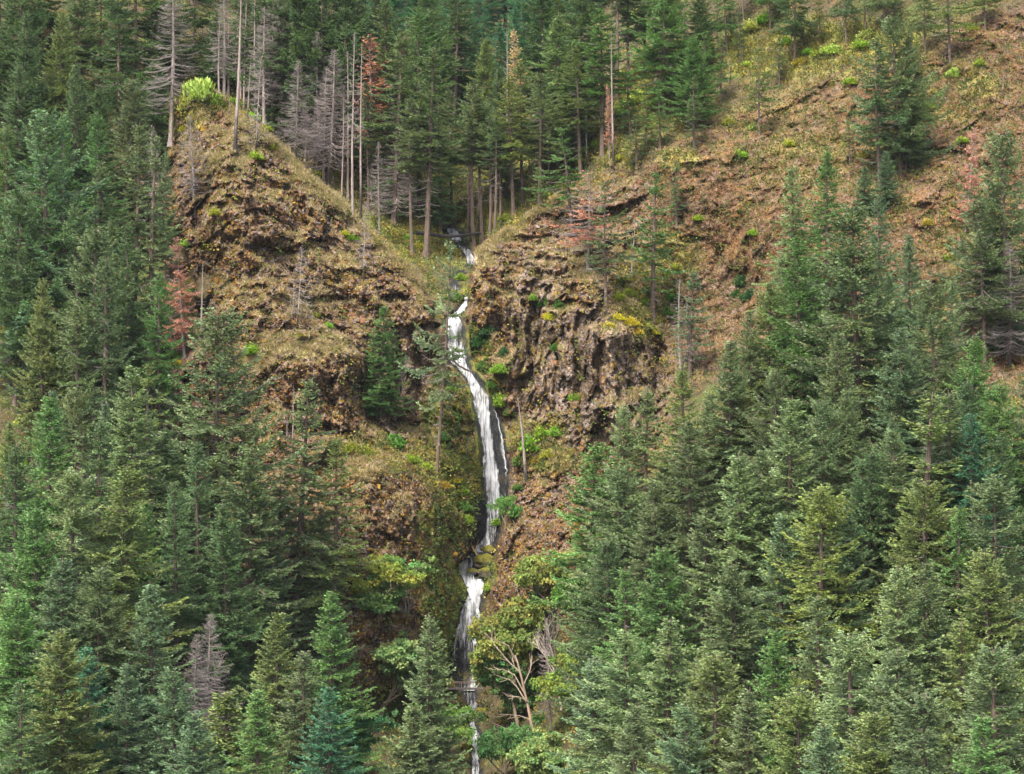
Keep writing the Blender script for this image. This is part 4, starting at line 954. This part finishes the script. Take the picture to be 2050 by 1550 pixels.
# ------------------------------------------------------------------ broad-leaved trees
def make_broad(seed, H, R, cs, nclus, leafn, gap=0., flat=.45, bare=False):
    rs = np.random.default_rng(seed); bark = Bag(); lf = Bag(); tips = []
    def grow(p, d, L, r, lev):
        n = 5; pts = [p]; dd2 = d.copy()
        for i in range(n):
            dd2 = dd2 + rs.normal(0, .14, 3) + np.array([0, 0, .05]); dd2 /= np.linalg.norm(dd2); pts.append(pts[-1] + dd2 * L / n)
        V, Q = tube(np.array(pts), np.linspace(r, r * .55, n + 1), 6 if lev < 2 else 4); bark.add(V, Q, np.array([.13, .105, .07]) if not bare else np.array([.34, .29, .25]))
        if lev == (3 if not bare else 4): tips.append((pts[-1], dd2)); tips.append((pts[-3], dd2)); return
        for i in range(rs.integers(3, 5) if lev else 5):
            q = pts[-1] if i == 0 else pts[rs.integers(2, n + 1)]
            a = rs.uniform(0, 6.283); sp_ = rs.uniform(.45, .95)
            nd = dd2 + np.array([math.cos(a), math.sin(a), rs.uniform(-.25, .35)]) * sp_ * 1.1; nd /= np.linalg.norm(nd)
            grow(q, nd, L * rs.uniform(.55, .8), r * .5, lev + 1)
    grow(np.zeros(3), np.array([.05, 0, 1.]), H * cs, H * .022, 0)
    T = np.array([t[0] for t in tips]);
    out = [('trunk', bark, M_BARK)]
    if not bare:
        T = T * np.array([R / np.percentile(np.hypot(T[:, 0], T[:, 1]), 90)] * 2 + [H * .93 / T[:, 2].max()])
        sc_ = np.array([R / np.percentile(np.hypot(*np.array([t[0] for t in tips])[:, :2].T), 90)] * 2 + [H * .93 / np.array([t[0] for t in tips])[:, 2].max()])
        for i in range(len(bark.V)): bark.V[i] = bark.V[i] * sc_
        sel = T[rs.integers(0, len(T), nclus)] + rs.normal(0, 1, (nclus, 3)) * [R * .13, R * .13, H * .045]
        for c in sel:
            if rs.random() < gap: continue
            m = leafn; rr = rs.uniform(.5, 1.1)
            off = rs.normal(0, 1, (m, 3)); off /= np.linalg.norm(off, axis=1, keepdims=True) + 1e-6
            off *= (rs.random(m) ** .4)[:, None] * rr; off[:, 2] *= flat
            pos = c + off
            dv = off + rs.normal(0, .5, (m, 3)); dv[:, 2] -= .2
            V, Q = sprays(pos, dv, np.full(m, .42), np.full(m, .17), -.12, rs)
            keep = Q[::2] if False else Q
            cb = np.array([.105, .165, .062]) * rs.uniform(.75, 1.3) * np.array([rs.uniform(.85, 1.4), 1, 1])
            k_ = np.repeat(cb[None] * rs.uniform(.7, 1.3, (m, 1)), 8, 0); lf.add(V, keep, k_)
        out.append(('crown', lf, M_BROAD))
    else:
        sc_ = np.array([R / np.percentile(np.hypot(*T[:, :2].T), 90)] * 2 + [H / T[:, 2].max()])
        for i in range(len(bark.V)): bark.V[i] = bark.V[i] * sc_
    return [(nm, b_.build(nm, m_)) for nm, b_, m_ in out], H
register('m1', make_broad(41, 16, 6.6, .34, 380, 34)); register('m2', make_broad(42, 13, 6.6, .32, 340, 34)); register('m3', make_broad(43, 10, 5.2, .3, 190, 26, gap=.2))
register('mb', make_broad(44, 14, 4.0, .42, 0, 0, bare=True))
MAPLES = [('m1', 1012, 1180, 1030, 1440, .92, (1.55, 1.3, .85), 'bigleaf tree with orange-tinged upper leaves beside the lower falls'),
 ('m1', 1015, 1290, 1035, 1470, .95, (.9, 1.2, 1.05), 'deep green leafy tree hiding the stream below the orange-tinged one'),
 ('m2', 792, 1262, 762, 1432, 1.1, (1.6, 1.65, 1.6), 'round pale green leafy tree with dark forked trunk left of the footbridge'),
 ('m2', 796, 1105, 806, 1262, 1.1, (1.2, 1.45, 1.2), 'leafy green tree with black trunk against the crag foot'),
 ('m3', 760, 1100, 762, 1240, .9, (2.2, 1.8, .9), 'yellowing leafy tree at the foot of the crag'),
 ('m2', 1055, 1462, 1060, 1640, .85, (1.5, 1.5, 1.3), 'light green leafy tree at the bottom beside the stream'),
 ('m3', 1012, 1440, 1010, 1580, .8, (.7, 1.1, .9), 'dark leafy tree right of the stream at the bottom edge'),
 ('m3', 1118, 1085, 1120, 1260, 1.0, (1.9, 1.6, 1.1), 'sparse yellow leafy tree at the cliff foot'),
 ('m3', 1175, 1140, 1180, 1280, 1.0, (1.2, 1.6, .9), 'bright green leafy tree between the yellow one and the firs'),
 ('m3', 900, 1400, 898, 1520, 1.0, (1.0, 1.3, .7), 'low leafy tree just under the footbridge'),
 ('m2', 735, 1410, 735, 1580, .9, (.55, .95, 1.0), 'dark teal leafy tree left of the pale spire fir'),
 ('m3', 1155, 1300, 1158, 1450, .9, (1.5, 1.5, .8), 'yellow-green leafy tree behind the bare red trunk'),
 ('m2', 80, 640, 82, 800, .8, (1.1, 1.4, .6), 'bright leafy tree on the left slope under the tallest fir'),
 ('m3', 150, 560, 152, 690, .9, (1.7, 1.8, .6), 'yellow-green leafy tree between the left slope firs'),
 ('m3', 1000, 985, 1012, 1060, .6, (1.0, 1.5, .9), 'small leafy tree hanging over the long drop'),
]
for (k, xt, yt, xb, yb, wf, tn, lb) in MAPLES:
    put_tree(k, xt, yt, xb, yb, wf, tn, 'maple_tree', 'broadleaf tree', 'broad-leaved trees', lb, lean=False)
BARES = [('mb', 1122, 1205, 1124, 1420, .9, (.95, .88, .82), 'many-branched bare grey tree right of the orange-tinged one'),
         ('mb', 830, 1140, 815, 1270, .6, (1.1, 1.0, .85), 'bare forked tree in front of the crag foot'), ('mb', 420, 1290, 425, 1440, .9, (.6, .5, .48), 'tangled bare thicket tree in the lower left forest'), ('mb', 800, 700, 805, 830, .5, (.9, .88, .85), 'bare twiggy tree against the dark crag wall')]
for (k, xt, yt, xb, yb, wf, tn, lb) in BARES:
    put_tree(k, xt, yt, xb, yb, wf, tn, 'bare_tree', 'bare tree', 'leafless broad trees', lb, lean=xt in (985,))

def limb_tree(base, dist, trunk, boughs, r, label):
    """a leafless tree whose limbs are given as points across and up from its foot, in metres"""
    rs = np.random.default_rng(61); e = bpy.data.objects.new('bare_tree', None); C.collection.objects.link(e)
    g_ = ground_at(*base); e.location = g_; k_ = g_.y / F
    cv = lambda L_, y0: np.array([((x - base[0]) * k_, y0 * i + rs.normal(0, .12), (base[1] - y) * k_) for i, (x, y) in enumerate(L_)])
    b_ = Bag(); tp = cv(trunk, 0); V, Q = tube(tp, np.linspace(r, r * .35, len(tp)), 8); b_.add(V, Q, np.array([.24, .18, .13])); b_.build('trunk', M_BARK).parent = e
    for L_ in boughs:
        b_ = Bag(); y0 = rs.uniform(-.9, .5); bp = cv(L_, y0); bp[0, 1] = 0
        V, Q = tube(bp, np.linspace(r * .42, .03, len(bp)), 5); b_.add(V, Q, np.array([.25, .20, .15]))
        for q in range(7):
            t = rs.uniform(.3, 1) * (len(bp) - 1); i = min(int(t), len(bp) - 2); p = bp[i] + (bp[i + 1] - bp[i]) * (t - i); d = (bp[i + 1] - bp[i]); d = d / np.linalg.norm(d) + rs.normal(0, .6, 3)
            V, Q = tube(np.array([p, p + d * .6, p + d * 1.0 + [0, 0, .25]]), [.045, .03, .012], 4); b_.add(V, Q, np.array([.25, .20, .15]))
        b_.build('bough', M_BARK).parent = e
    tag(e, label, 'bare tree', 'leafless broad trees')
limb_tree((1074, 1502), 0, [(1074, 1505), (1066, 1460), (1056, 1410), (1046, 1365), (1036, 1325), (1031, 1312)],
          [[(1034, 1325), (1018, 1292), (1000, 1284), (972, 1270)], [(1042, 1348), (1015, 1322), (996, 1300), (975, 1272)], [(1052, 1392), (1030, 1352), (1008, 1342), (985, 1342)], [(1056, 1410), (1036, 1378), (1020, 1362), (1006, 1360)],
           [(1058, 1405), (1040, 1394), (1020, 1392)], [(1060, 1440), (1040, 1432), (1018, 1428)], [(1064, 1462), (1030, 1466), (998, 1452)], [(1048, 1372), (1062, 1340), (1066, 1312)], [(1070, 1480), (1080, 1470), (1088, 1478)], [(1040, 1345), (1030, 1335), (1022, 1300)]],
          .27, 'leaning dead tree with pale forked boughs below the falls')

# ------------------------------------------------------------------ shrubs
def make_bush(seed, n=900, up=.2, L=.2, upright=0.):
    rs = np.random.default_rng(seed)
    cl = rs.normal(0, 1, (26, 3)); cl /= np.linalg.norm(cl, axis=1, keepdims=True); cl[:, 2] = np.abs(cl[:, 2]) * (1 + upright); cl *= rs.uniform(.35, .85, (26, 1))
    pos = cl[rs.integers(0, 26, n)] + rs.normal(0, .16, (n, 3)); pos[:, 2] = np.abs(pos[:, 2])
    dv = pos * .8 + rs.normal(0, .5, (n, 3)); dv[:, 2] += .2 + upright
    V, Q = sprays(pos, dv, np.full(n, L), np.full(n, L * .3), up, rs)
    lf = Bag(); tone = np.repeat(rs.uniform(.65, 1.35, (n, 1)), 8, 0); lf.add(V, Q, np.array([.10, .15, .04]) * tone)
    st = Bag()
    for c in cl[:12]:
        v, q = tube(np.stack([np.array([0, 0, -.3]), c * .5 + [0, 0, .05], c]), [.035, .022, .01], 4); st.add(v, q, np.array([.10, .08, .06]))
    return [('stems', st.build('stem', M_BARK)), ('foliage', lf.build('foliage', M_BROAD))]
BP = [make_bush(s, n, up, L, ur) for s, n, up, L, ur in ((51, 900, .1, .24, 0), (52, 900, -.1, .26, 0), (53, 1100, .3, .22, .7), (54, 600, .1, .26, .2))]
for b_ in BP:
    for _, o in b_: C.collection.objects.unlink(o)
GN = {'y': ((4.2, 2.5, .8), 'yellow'), 'l': ((3.3, 2.6, 2.2), 'lime'), 'g': ((.8, 1.15, .8), 'green'), 'v': ((2.0, 2.2, .9), 'fresh green'), 'd': ((.35, .65, .7), 'dark teal'), 'o': ((3.4, 1.6, .8), 'orange'), 'w': ((2.8, 2.0, .9), 'olive yellow')}
BPLACE = {'s': 'on the crag summit', 'r': 'on the ridge behind the crag', 'f': 'on the crag face', 'w': 'on the wall left of the falls', 'q': 'on the wall right of the falls', 'c': 'on the right cliff', 'k': 'on the yellow-leaved cliff shelf',
          'u': 'on the open upper slope', 'b': 'on the grassy bank right of the gully', 'l': 'on the left slope among the firs', 'e': 'on the far right scree', 'm': 'in the forest floor gap at the bottom', 'g': 'beside the gully stream'}
BUSH = [ # x, y base, radius px, proto, colour, place
 (403, 207, 34, 2, 'l', 's'), (376, 222, 17, 2, 'l', 's'), (432, 212, 15, 2, 'v', 's'), (388, 240, 16, 0, 'w', 's'), (468, 214, 12, 2, 'v', 'r'), (505, 240, 14, 0, 'v', 'r'), (372, 262, 12, 0, 'y', 's'), (488, 232, 10, 0, 'y', 'r'), (532, 262, 12, 0, 'w', 'r'),
 (640, 352, 10, 0, 'y', 'r'), (708, 480, 13, 0, 'v', 'f'), (690, 470, 10, 0, 'y', 'f'), (672, 352, 9, 0, 'y', 'r'), (375, 492, 15, 0, 'v', 'f'), (388, 580, 10, 0, 'v', 'f'), (505, 708, 20, 0, 'v', 'f'), (640, 634, 9, 0, 'w', 'f'), (656, 655, 10, 0, 'v', 'f'), (600, 672, 9, 0, 'w', 'f'), (430, 430, 12, 0, 'w', 'f'), (512, 318, 14, 0, 'w', 'f'), (545, 300, 12, 0, 'w', 'f'),
 (790, 896, 24, 1, 'g', 'w'), (700, 905, 18, 0, 'w', 'f'), (730, 908, 16, 0, 'w', 'f'), (825, 925, 16, 0, 'v', 'w'), (850, 940, 14, 0, 'w', 'w'), (905, 965, 17, 0, 'y', 'w'), (888, 975, 14, 0, 'o', 'w'), (918, 990, 14, 0, 'g', 'w'), (930, 1020, 15, 1, 'g', 'w'), (935, 1045, 12, 1, 'v', 'w'), (900, 940, 14, 1, 'g', 'w'), (925, 985, 11, 0, 'v', 'w'), (890, 880, 14, 1, 'g', 'w'), (912, 840, 12, 1, 'g', 'w'), (905, 780, 10, 1, 'v', 'w'),
 (960, 692, 20, 1, 'd', 'q'), (975, 668, 15, 1, 'd', 'q'), (1008, 712, 14, 1, 'd', 'q'), (998, 745, 16, 0, 'v', 'q'), (965, 738, 13, 1, 'g', 'q'), (1003, 812, 20, 0, 'v', 'q'), (985, 775, 12, 1, 'g', 'q'), (1020, 830, 12, 0, 'g', 'q'),
 (1108, 640, 15, 0, 'y', 'c'), (1098, 636, 11, 0, 'y', 'c'), (1118, 618, 16, 1, 'g', 'c'), (1085, 612, 14, 1, 'g', 'c'), (1066, 600, 10, 1, 'v', 'c'), (1060, 900, 24, 1, 'v', 'c'), (1085, 880, 22, 1, 'v', 'c'), (1108, 870, 16, 1, 'v', 'c'), (1100, 915, 16, 0, 'w', 'c'), (1075, 925, 12, 0, 'o', 'c'), (1045, 930, 16, 1, 'g', 'c'), (1040, 980, 12, 0, 'g', 'c'), (1150, 800, 14, 0, 'v', 'c'), (1115, 700, 11, 1, 'g', 'c'), (1000, 1050, 12, 1, 'v', 'c'), (1010, 1030, 12, 1, 'g', 'c'),
 (1235, 640, 15, 0, 'y', 'k'), (1262, 650, 15, 0, 'y', 'k'), (1290, 658, 15, 0, 'l', 'k'), (1222, 655, 11, 0, 'y', 'k'), (1310, 668, 10, 0, 'y', 'k'), (1275, 668, 10, 0, 'y', 'k'), (1240, 600, 14, 0, 'w', 'k'), (1262, 590, 14, 0, 'w', 'k'), (1285, 610, 14, 0, 'v', 'k'), (1330, 630, 16, 0, 'g', 'k'), (1345, 600, 14, 0, 'g', 'k'), (1325, 550, 12, 0, 'v', 'k'), (1355, 540, 12, 0, 'w', 'k'), (1250, 560, 12, 0, 'w', 'k'),
 (1480, 316, 17, 0, 'v', 'u'), (1510, 260, 14, 0, 'l', 'u'), (1580, 292, 12, 0, 'w', 'u'), (1460, 248, 12, 0, 'w', 'u'), (1478, 92, 16, 0, 'l', 'u'), (1505, 62, 20, 0, 'l', 'u'), (1535, 45, 18, 0, 'v', 'u'), (1496, 132, 10, 0, 'l', 'u'), (1668, 108, 20, 0, 'l', 'u'), (1722, 98, 20, 0, 'v', 'u'), (1735, 75, 16, 0, 'l', 'u'), (1640, 112, 14, 0, 'w', 'u'), (1705, 168, 16, 0, 'w', 'u'),
 (1908, 155, 13, 2, 'l', 'u'), (1850, 240, 13, 0, 'v', 'u'), (1860, 215, 11, 0, 'v', 'u'), (1840, 270, 11, 0, 'v', 'u'), (1785, 345, 13, 2, 'l', 'u'), (1775, 330, 12, 0, 'l', 'u'), (1620, 108, 12, 0, 'v', 'u'), (1600, 130, 13, 0, 'w', 'u'), (1575, 90, 14, 0, 'v', 'u'), (1730, 315, 14, 0, 'w', 'u'), (1510, 470, 12, 0, 'v', 'u'), (1485, 570, 17, 1, 'd', 'u'), (1500, 600, 19, 1, 'd', 'u'), (1478, 592, 14, 1, 'd', 'u'), (1400, 440, 11, 0, 'w', 'u'), (1945, 60, 13, 0, 'w', 'u'), (1960, 130, 12, 0, 'w', 'u'),
 (1195, 262, 22, 0, 'l', 'b'), (1240, 230, 22, 0, 'l', 'b'), (1275, 205, 24, 0, 'l', 'b'), (1310, 215, 16, 0, 'l', 'b'), (1195, 295, 14, 0, 'v', 'b'), (1225, 255, 16, 0, 'v', 'b'), (1165, 330, 14, 0, 'w', 'b'), (1240, 320, 12, 0, 'w', 'b'), (1370, 170, 18, 0, 'l', 'b'), (1345, 150, 16, 0, 'l', 'b'), (1410, 130, 16, 0, 'l', 'b'), (1125, 380, 14, 0, 'w', 'b'), (1100, 395, 12, 0, 'v', 'b'),
 (905, 600, 14, 1, 'g', 'g'), (925, 560, 12, 1, 'v', 'g'), (950, 480, 12, 1, 'g', 'g'), (880, 478, 12, 1, 'w', 'g'), (900, 505, 14, 0, 'w', 'g'), (840, 500, 14, 0, 'w', 'g'), (815, 480, 12, 0, 'v', 'g'), (1010, 440, 12, 0, 'w', 'g'),
 (340, 720, 18, 1, 'g', 'l'), (355, 730, 12, 0, 'y', 'l'), (315, 700, 16, 0, 'v', 'l'), (275, 690, 14, 0, 'w', 'l'), (160, 650, 18, 0, 'l', 'l'), (130, 680, 18, 0, 'v', 'l'), (110, 720, 20, 0, 'g', 'l'), (62, 730, 12, 0, 'o', 'l'), (50, 790, 18, 0, 'v', 'l'), (45, 850, 18, 0, 'l', 'l'), (40, 930, 18, 0, 'v', 'l'), (180, 260, 18, 0, 'v', 'l'), (205, 190, 14, 0, 'w', 'l'), (60, 180, 16, 0, 'v', 'l'), (50, 200, 14, 0, 'v', 'l'), (185, 245, 14, 0, 'g', 'l'), (290, 860, 14, 0, 'w', 'l'),
 (1970, 520, 14, 0, 'w', 'e'), (2000, 640, 14, 0, 'v', 'e'), (1985, 700, 14, 0, 'g', 'e'), (1900, 520, 12, 0, 'w', 'e'), (1915, 640, 12, 0, 'w', 'e'), (1925, 285, 12, 0, 'w', 'e'), (1858, 450, 12, 0, 'w', 'e'), (2000, 540, 12, 0, 'v', 'e'),
 (1130, 1522, 14, 0, 'o', 'm'), (1165, 1508, 12, 0, 'y', 'm'), (1100, 1480, 14, 0, 'g', 'm'), (980, 1180, 12, 1, 'v', 'q'), (1085, 1440, 16, 1, 'g', 'm'), (690, 1160, 13, 0, 'y', 'm'), (700, 1130, 12, 0, 'w', 'm'), (1150, 1410, 16, 0, 'v', 'm'), (930, 1470, 12, 1, 'g', 'm'), (968, 1440, 12, 1, 'd', 'm'),
]
bi = []
for (x, y, r, pk, cn, pl) in BUSH:
    g_ = ground_at(x, y); s_ = r / F * g_.y * 1.05
    e = bpy.data.objects.new('shrub', None); C.collection.objects.link(e)
    e.location = g_ - Vector((0, 0, .1)); e.rotation_euler = (0, 0, random.random() * 6.28); e.scale = (s_ * random.uniform(.9, 1.2), s_ * random.uniform(.9, 1.2), s_ * random.uniform(.85, 1.1))
    for nm, o in BP[pk]:
        c = o.copy(); C.collection.objects.link(c); c.parent = e; c.color = (*[v * random.uniform(.85, 1.15) for v in GN[cn][0]], 1); c.name = nm[:-1] if nm == 'stems' else nm
    tag(e, None, 'shrub'); bi.append((e, ('large ' if r > 17 else 'small ' if r < 12 else '') + GN[cn][1] + ' leafy shrub', x, y, BPLACE[pl]))
label_set(bi, lambda q: 'shrubs ' + q[4], None)

# ------------------------------------------------------------------ ground cover, dry grass and loose stones
def scatter(n, wgt, seed, win=(-60, 2110, -40, 1600)):
    rs = np.random.default_rng(seed)
    inside = (gx > win[0]) & (gx < win[1]) & (gy > win[2]) & (gy < win[3])
    w_ = np.where(inside, np.clip(wgt, 0, None), 0) * (D / 380.) ** 2
    dens_px = np.where((gx > -30) & (gx < 2082) & (gy > -20) & (gy < 1570), 1., 60.)
    w_ = w_ * dens_px; idx = rs.choice(len(w_), n, p=w_ / w_.sum())
    return idx, rs
open_ = (1 - wet) * (1 - ss(14 - fd, 0, 8))
# leaves
wv_ = open_ * (green * 1.6 + (1 - rock) * .55 + mw * 1.2 + gully * .8 + rock * .18 + scree * .22)
idx, rs = scatter(42000, wv_, 1)
m = 9; cen = np.repeat(P[idx], m, 0); N_ = np.repeat(nrm[idx], m, 0)
off = rs.normal(0, .42, (len(cen), 3)); cen = cen + off + N_ * rs.uniform(.05, .5, (len(cen), 1))
V, Q = sprays(cen, off + N_ * .6 + [0, 0, .2], np.full(len(cen), .42), np.full(len(cen), .15), -.1, rs)
pal = np.array([[.09, .13, .035], [.14, .17, .04], [.24, .22, .045], [.06, .10, .035], [.33, .25, .06], [.20, .12, .05], [.17, .14, .07]])
gsel = (green * .9 + .1)[idx]
pk = np.where(rs.random(len(idx)) < .16, 4, rs.choice(7, len(idx), p=[.24, .22, .1, .22, .03, .09, .10])); pk = np.where((rock[idx] * (1 - green[idx]) > .6) & (rs.random(len(idx)) < .6), rs.choice([2, 5, 6, 1], len(idx)), pk)
pk = np.where((mw[idx] > .4), rs.choice([0, 1, 3, 0], len(idx)), pk); pk = np.where((scree[idx] > .5) & (rs.random(len(idx)) < .75), rs.choice([0, 1, 3, 5, 6], len(idx), p=[.22, .25, .18, .2, .15]), pk)
pk = np.where((green[idx] > .5) & (scree[idx] < .5) & (rs.random(len(idx)) < .5), rs.choice([2, 1, 4], len(idx), p=[.45, .4, .15]), pk)
cc = np.repeat(pal[pk] * rs.uniform(.7, 1.35, (len(idx), 1)), m * 8, 0)
o = mesh_obj('undergrowth', V, Q, M_BROAD, cols=cc); tag(o, 'low leafy undergrowth spread over the slopes', kind='stuff')
# dry grass
wg_ = open_ * (dry * 1.5 + rock * ledge * .1 + green * .3 * (1 - scree) + scree * .05 + crest * 1.5)
idx, rs = scatter(24000, wg_, 2)
m = 9; cen = np.repeat(P[idx], m, 0) + rs.normal(0, .22, (len(idx) * m, 3)) * [1, 1, .4]
dv = rs.normal(0, .45, (len(cen), 3)) + [0, -.45, .45]
n_ = len(cen); L_ = rs.uniform(.4, .95, n_)[:, None]; dv /= np.linalg.norm(dv, axis=1, keepdims=True)
sd = np.cross(dv, [0, 1., .2]); sd /= np.linalg.norm(sd, axis=1, keepdims=True) + 1e-9
V = np.stack([cen - sd * .05, cen + sd * .05, cen + dv * L_ + sd * .012 - [0, 0, .12], cen + dv * L_ - sd * .012 - [0, 0, .12]], 1).reshape(-1, 3)
cc = np.where(rs.random((len(idx), 1)) < .22, np.array([[.20, .21, .06]]), np.array([[.36, .28, .17]])) * rs.uniform(.6, 1.2, (len(idx), 1))
o = mesh_obj('dry_grass', V, np.arange(n_ * 4).reshape(-1, 4), M_BROAD, cols=np.repeat(cc, m * 4, 0)); tag(o, 'tufts of straw-coloured dry grass on the ledges', kind='stuff')
# loose stones
wr_ = open_ * rock * (1 - green * .8) * (1 - colm * .9) * (.5 + scree) * (1 - dry * .4)
idx, rs = scatter(52000, wr_, 3)
n_ = len(idx); sz = rs.uniform(.08, .30, n_) * (1 + (rs.random(n_) < .05) * 1.2 * (1 - scree[idx])) * (1 - .35 * scree[idx])
cube = np.array([[-1, -1, -1], [1, -1, -1], [1, 1, -1], [-1, 1, -1], [-1, -1, 1], [1, -1, 1], [1, 1, 1], [-1, 1, 1]], float)
cq = np.array([[0, 3, 2, 1], [4, 5, 6, 7], [0, 1, 5, 4], [1, 2, 6, 5], [2, 3, 7, 6], [3, 0, 4, 7]])
ang = rs.uniform(0, 6.28, (n_, 3)); ca, sa = np.cos(ang), np.sin(ang)
v = cube[None] * rs.uniform(.45, 1, (n_, 8, 3)) * rs.uniform(.5, 1, (n_, 1, 3)) * sz[:, None, None]
x_, y_ = v[..., 0] * ca[:, :1] - v[..., 1] * sa[:, :1], v[..., 0] * sa[:, :1] + v[..., 1] * ca[:, :1]; z_ = v[..., 2]
y_, z_ = y_ * ca[:, 1:2] - z_ * sa[:, 1:2], y_ * sa[:, 1:2] + z_ * ca[:, 1:2]
V = (np.stack([x_, y_, z_], -1) + P[idx][:, None] - np.array([0, .05, 0])).reshape(-1, 3)
Q = (cq[None] + (np.arange(n_) * 8)[:, None, None]).reshape(-1, 4)
rp = np.array([[.19, .105, .055], [.12, .072, .042], [.20, .17, .15], [.24, .145, .085], [.22, .14, .022], [.06, .042, .034]])
cc = rp[rs.choice(6, n_, p=[.30, .22, .08, .12, .18, .10])] * rs.uniform(.45, 1.1, (n_, 1)) * np.array([.78, .72, .68])
sc1 = scree[idx][:, None] * .75; cc = cc * (1 - sc1) + (np.array([.155, .08, .038]) * rs.uniform(.4, 1.3, (n_, 1))) * sc1
o = mesh_obj('loose_rock', V, Q, M_BARK, cols=np.repeat(cc, 8, 0)); tag(o, 'broken brown basalt fragments covering the rock faces', kind='stuff')

# ------------------------------------------------------------------ fallen logs, boulders and footbridge
def log(p, q, r, colr, label, sag=0.):
    a, b = Vector(p), Vector(q); n = 12
    pts = [a.lerp(b, t) + Vector((0, 0, -sag * 4 * t * (1 - t) + .12 * math.sin(t * 9))) for t in np.linspace(0, 1, n)]
    V, Q = tube(np.array(pts), np.linspace(r, r * .6, n), 9)
    e = bpy.data.objects.new('fallen_log', None); C.collection.objects.link(e); tag(e, label, 'log')
    bg_ = Bag(); bg_.add(V, Q, np.array(colr)); bg_.build('trunk', M_BARK).parent = e
    rs_ = np.random.default_rng(int(abs(a.x) * 10)); st = Bag()
    for t in (.2, .35, .55, .7, .85):
        c = a.lerp(b, t); d = Vector(rs_.normal(0, .6, 3)) + Vector((0, -.3, .8))
        V, Q = tube(np.array([c, c + d * .8, c + d * 1.5]), [r * .3, r * .2, r * .08], 5); st.add(V, Q, np.array(colr) * 1.2)
    st.build('branch_stub', M_BARK).parent = e
def at(x, y, d): return ((x - 1025) / F * d, d, CZ + (775 - y) / F * d)
log(at(832, 466, 408), at(962, 467, 412), .42, (.028, .025, .025), 'charred black fallen log spanning the stream above the falls', .55)
log(at(898, 718, 374), at(946, 748, 371), .2, (.05, .035, .03), 'dark slender log lying across the water below the leaning fir', 0)
log(at(940, 1085, 359), at(955, 1112, 357), .16, (.13, .10, .04), 'short mossy log in the splash pool', 0)
def boulder(x, y, r, colr, label, dd3=-.5, fl=.7):
    rs_ = np.random.default_rng(int(x * y))
    th, ph = np.meshgrid(np.linspace(0, 2 * np.pi, 17)[:-1], np.linspace(.02, np.pi - .02, 11))
    v = np.stack([np.cos(th) * np.sin(ph), np.sin(th) * np.sin(ph), np.cos(ph)], -1).reshape(-1, 3)
    v = v * (1 + .55 * fbm(v + x, .9, 2, 7)[:, None] + .2 * fbm(v + x, .35, 2, 8)[:, None]) * [r, r * .8, r * fl]
    i_ = np.arange(10)[:, None] * 16; j_ = np.arange(16)[None]; k_ = (j_ + 1) % 16
    q = np.stack([i_ + j_, i_ + 16 + j_, i_ + 16 + k_, i_ + k_], -1).reshape(-1, 4)
    g_ = ground_at(x, y); cc_ = np.array(colr) * np.ones((len(v), 1)); top = ss(v[:, 2] / r, .0, .35)[:, None]
    cc_ = cc_ * (1 - top) + np.array([.085, .08, .014]) * top
    o = mesh_obj('boulder', v + np.array(g_) + [0, dd3, 0], q, M_BARK, cols=cc_); tag(o, label, 'boulder', 'wet mossy boulders by the falls')
for a_ in [(965, 1128, 1.9, (.05, .045, .03), 'long mossy boulder between the two arms of the cascade'), (980, 1146, 1.6, (.05, .045, .03), 'mossy boulder against the cliff right of the cascade'), (944, 1146, 1.0, (.03, .03, .03), 'small black boulder in the middle of the cascade'),
           (978, 1105, 1.5, (.02, .02, .024), 'wet black boulder under the long drop'), (896, 1374, 1.6, (.06, .05, .02), 'round mossy boulder at the left of the lower pool'), (963, 1425, 1.1, (.03, .03, .025), 'dark boulder beside the stream'), (934, 1500, 1.0, (.04, .04, .02), 'mossy boulder left of the stream at the bottom'), (925, 592, 1.2, (.04, .04, .02), 'mossy boulder above the thin chute')]:
    boulder(*a_[:4], a_[4])
# footbridge seen edge-on at the foot of the lower fall
fb = bpy.data.objects.new('footbridge', None); C.collection.objects.link(fb); tag(fb, 'small wooden footbridge crossing in front of the lower fall', 'footbridge')
def boxm(c, h):
    v = cube * np.array(h) + np.array(c); return v, cq
A0 = Vector(at(880, 1379, 338)); B0 = Vector(at(968, 1379, 338)); mid_ = (A0 + B0) / 2; hl = (B0 - A0).length / 2
b1 = Bag(); v, q = boxm(mid_, (hl, .7, .10)); b1.add(v, q, np.array([.07, .06, .055])); b1.build('deck', M_BARK).parent = fb
for sy in (-.66, .66):
    b1 = Bag(); v, q = boxm(mid_ + Vector((0, sy, 1.05)), (hl, .05, .05)); b1.add(v, q, np.array([.13, .10, .08])); b1.build('handrail', M_BARK).parent = fb
    for t in np.linspace(-.97, .97, 7):
        b1 = Bag(); v, q = boxm(mid_ + Vector((t * hl, sy, .55)), (.045, .045, .45)); b1.add(v, q, np.array([.13, .10, .08])); b1.build('post', M_BARK).parent = fb

# ------------------------------------------------------------------ the air between the viewpoint and the far slope
hv = cube * np.array([700, 560, 190]) + np.array([0, 540, 186.])
hq = cq
o = mesh_obj('haze', hv, hq, M_BARK); o.data.materials.clear()
hm = bpy.data.materials.new('air'); hm.use_nodes = True; hm.node_tree.nodes.clear()
pv = hm.node_tree.nodes.new('ShaderNodeVolumePrincipled'); pv.inputs['Color'].default_value = (.80, .90, 1, 1); pv.inputs['Density'].default_value = .00002
ho = hm.node_tree.nodes.new('ShaderNodeOutputMaterial'); hm.node_tree.links.new(pv.outputs[0], ho.inputs['Volume'])
o.data.materials.append(hm); tag(o, 'thin bluish air over the whole valley', kind='stuff')

# objects meant only as sources of copies are not part of the scene
for o in list(bpy.data.objects):
    if o.name not in C.objects: bpy.data.objects.remove(o)
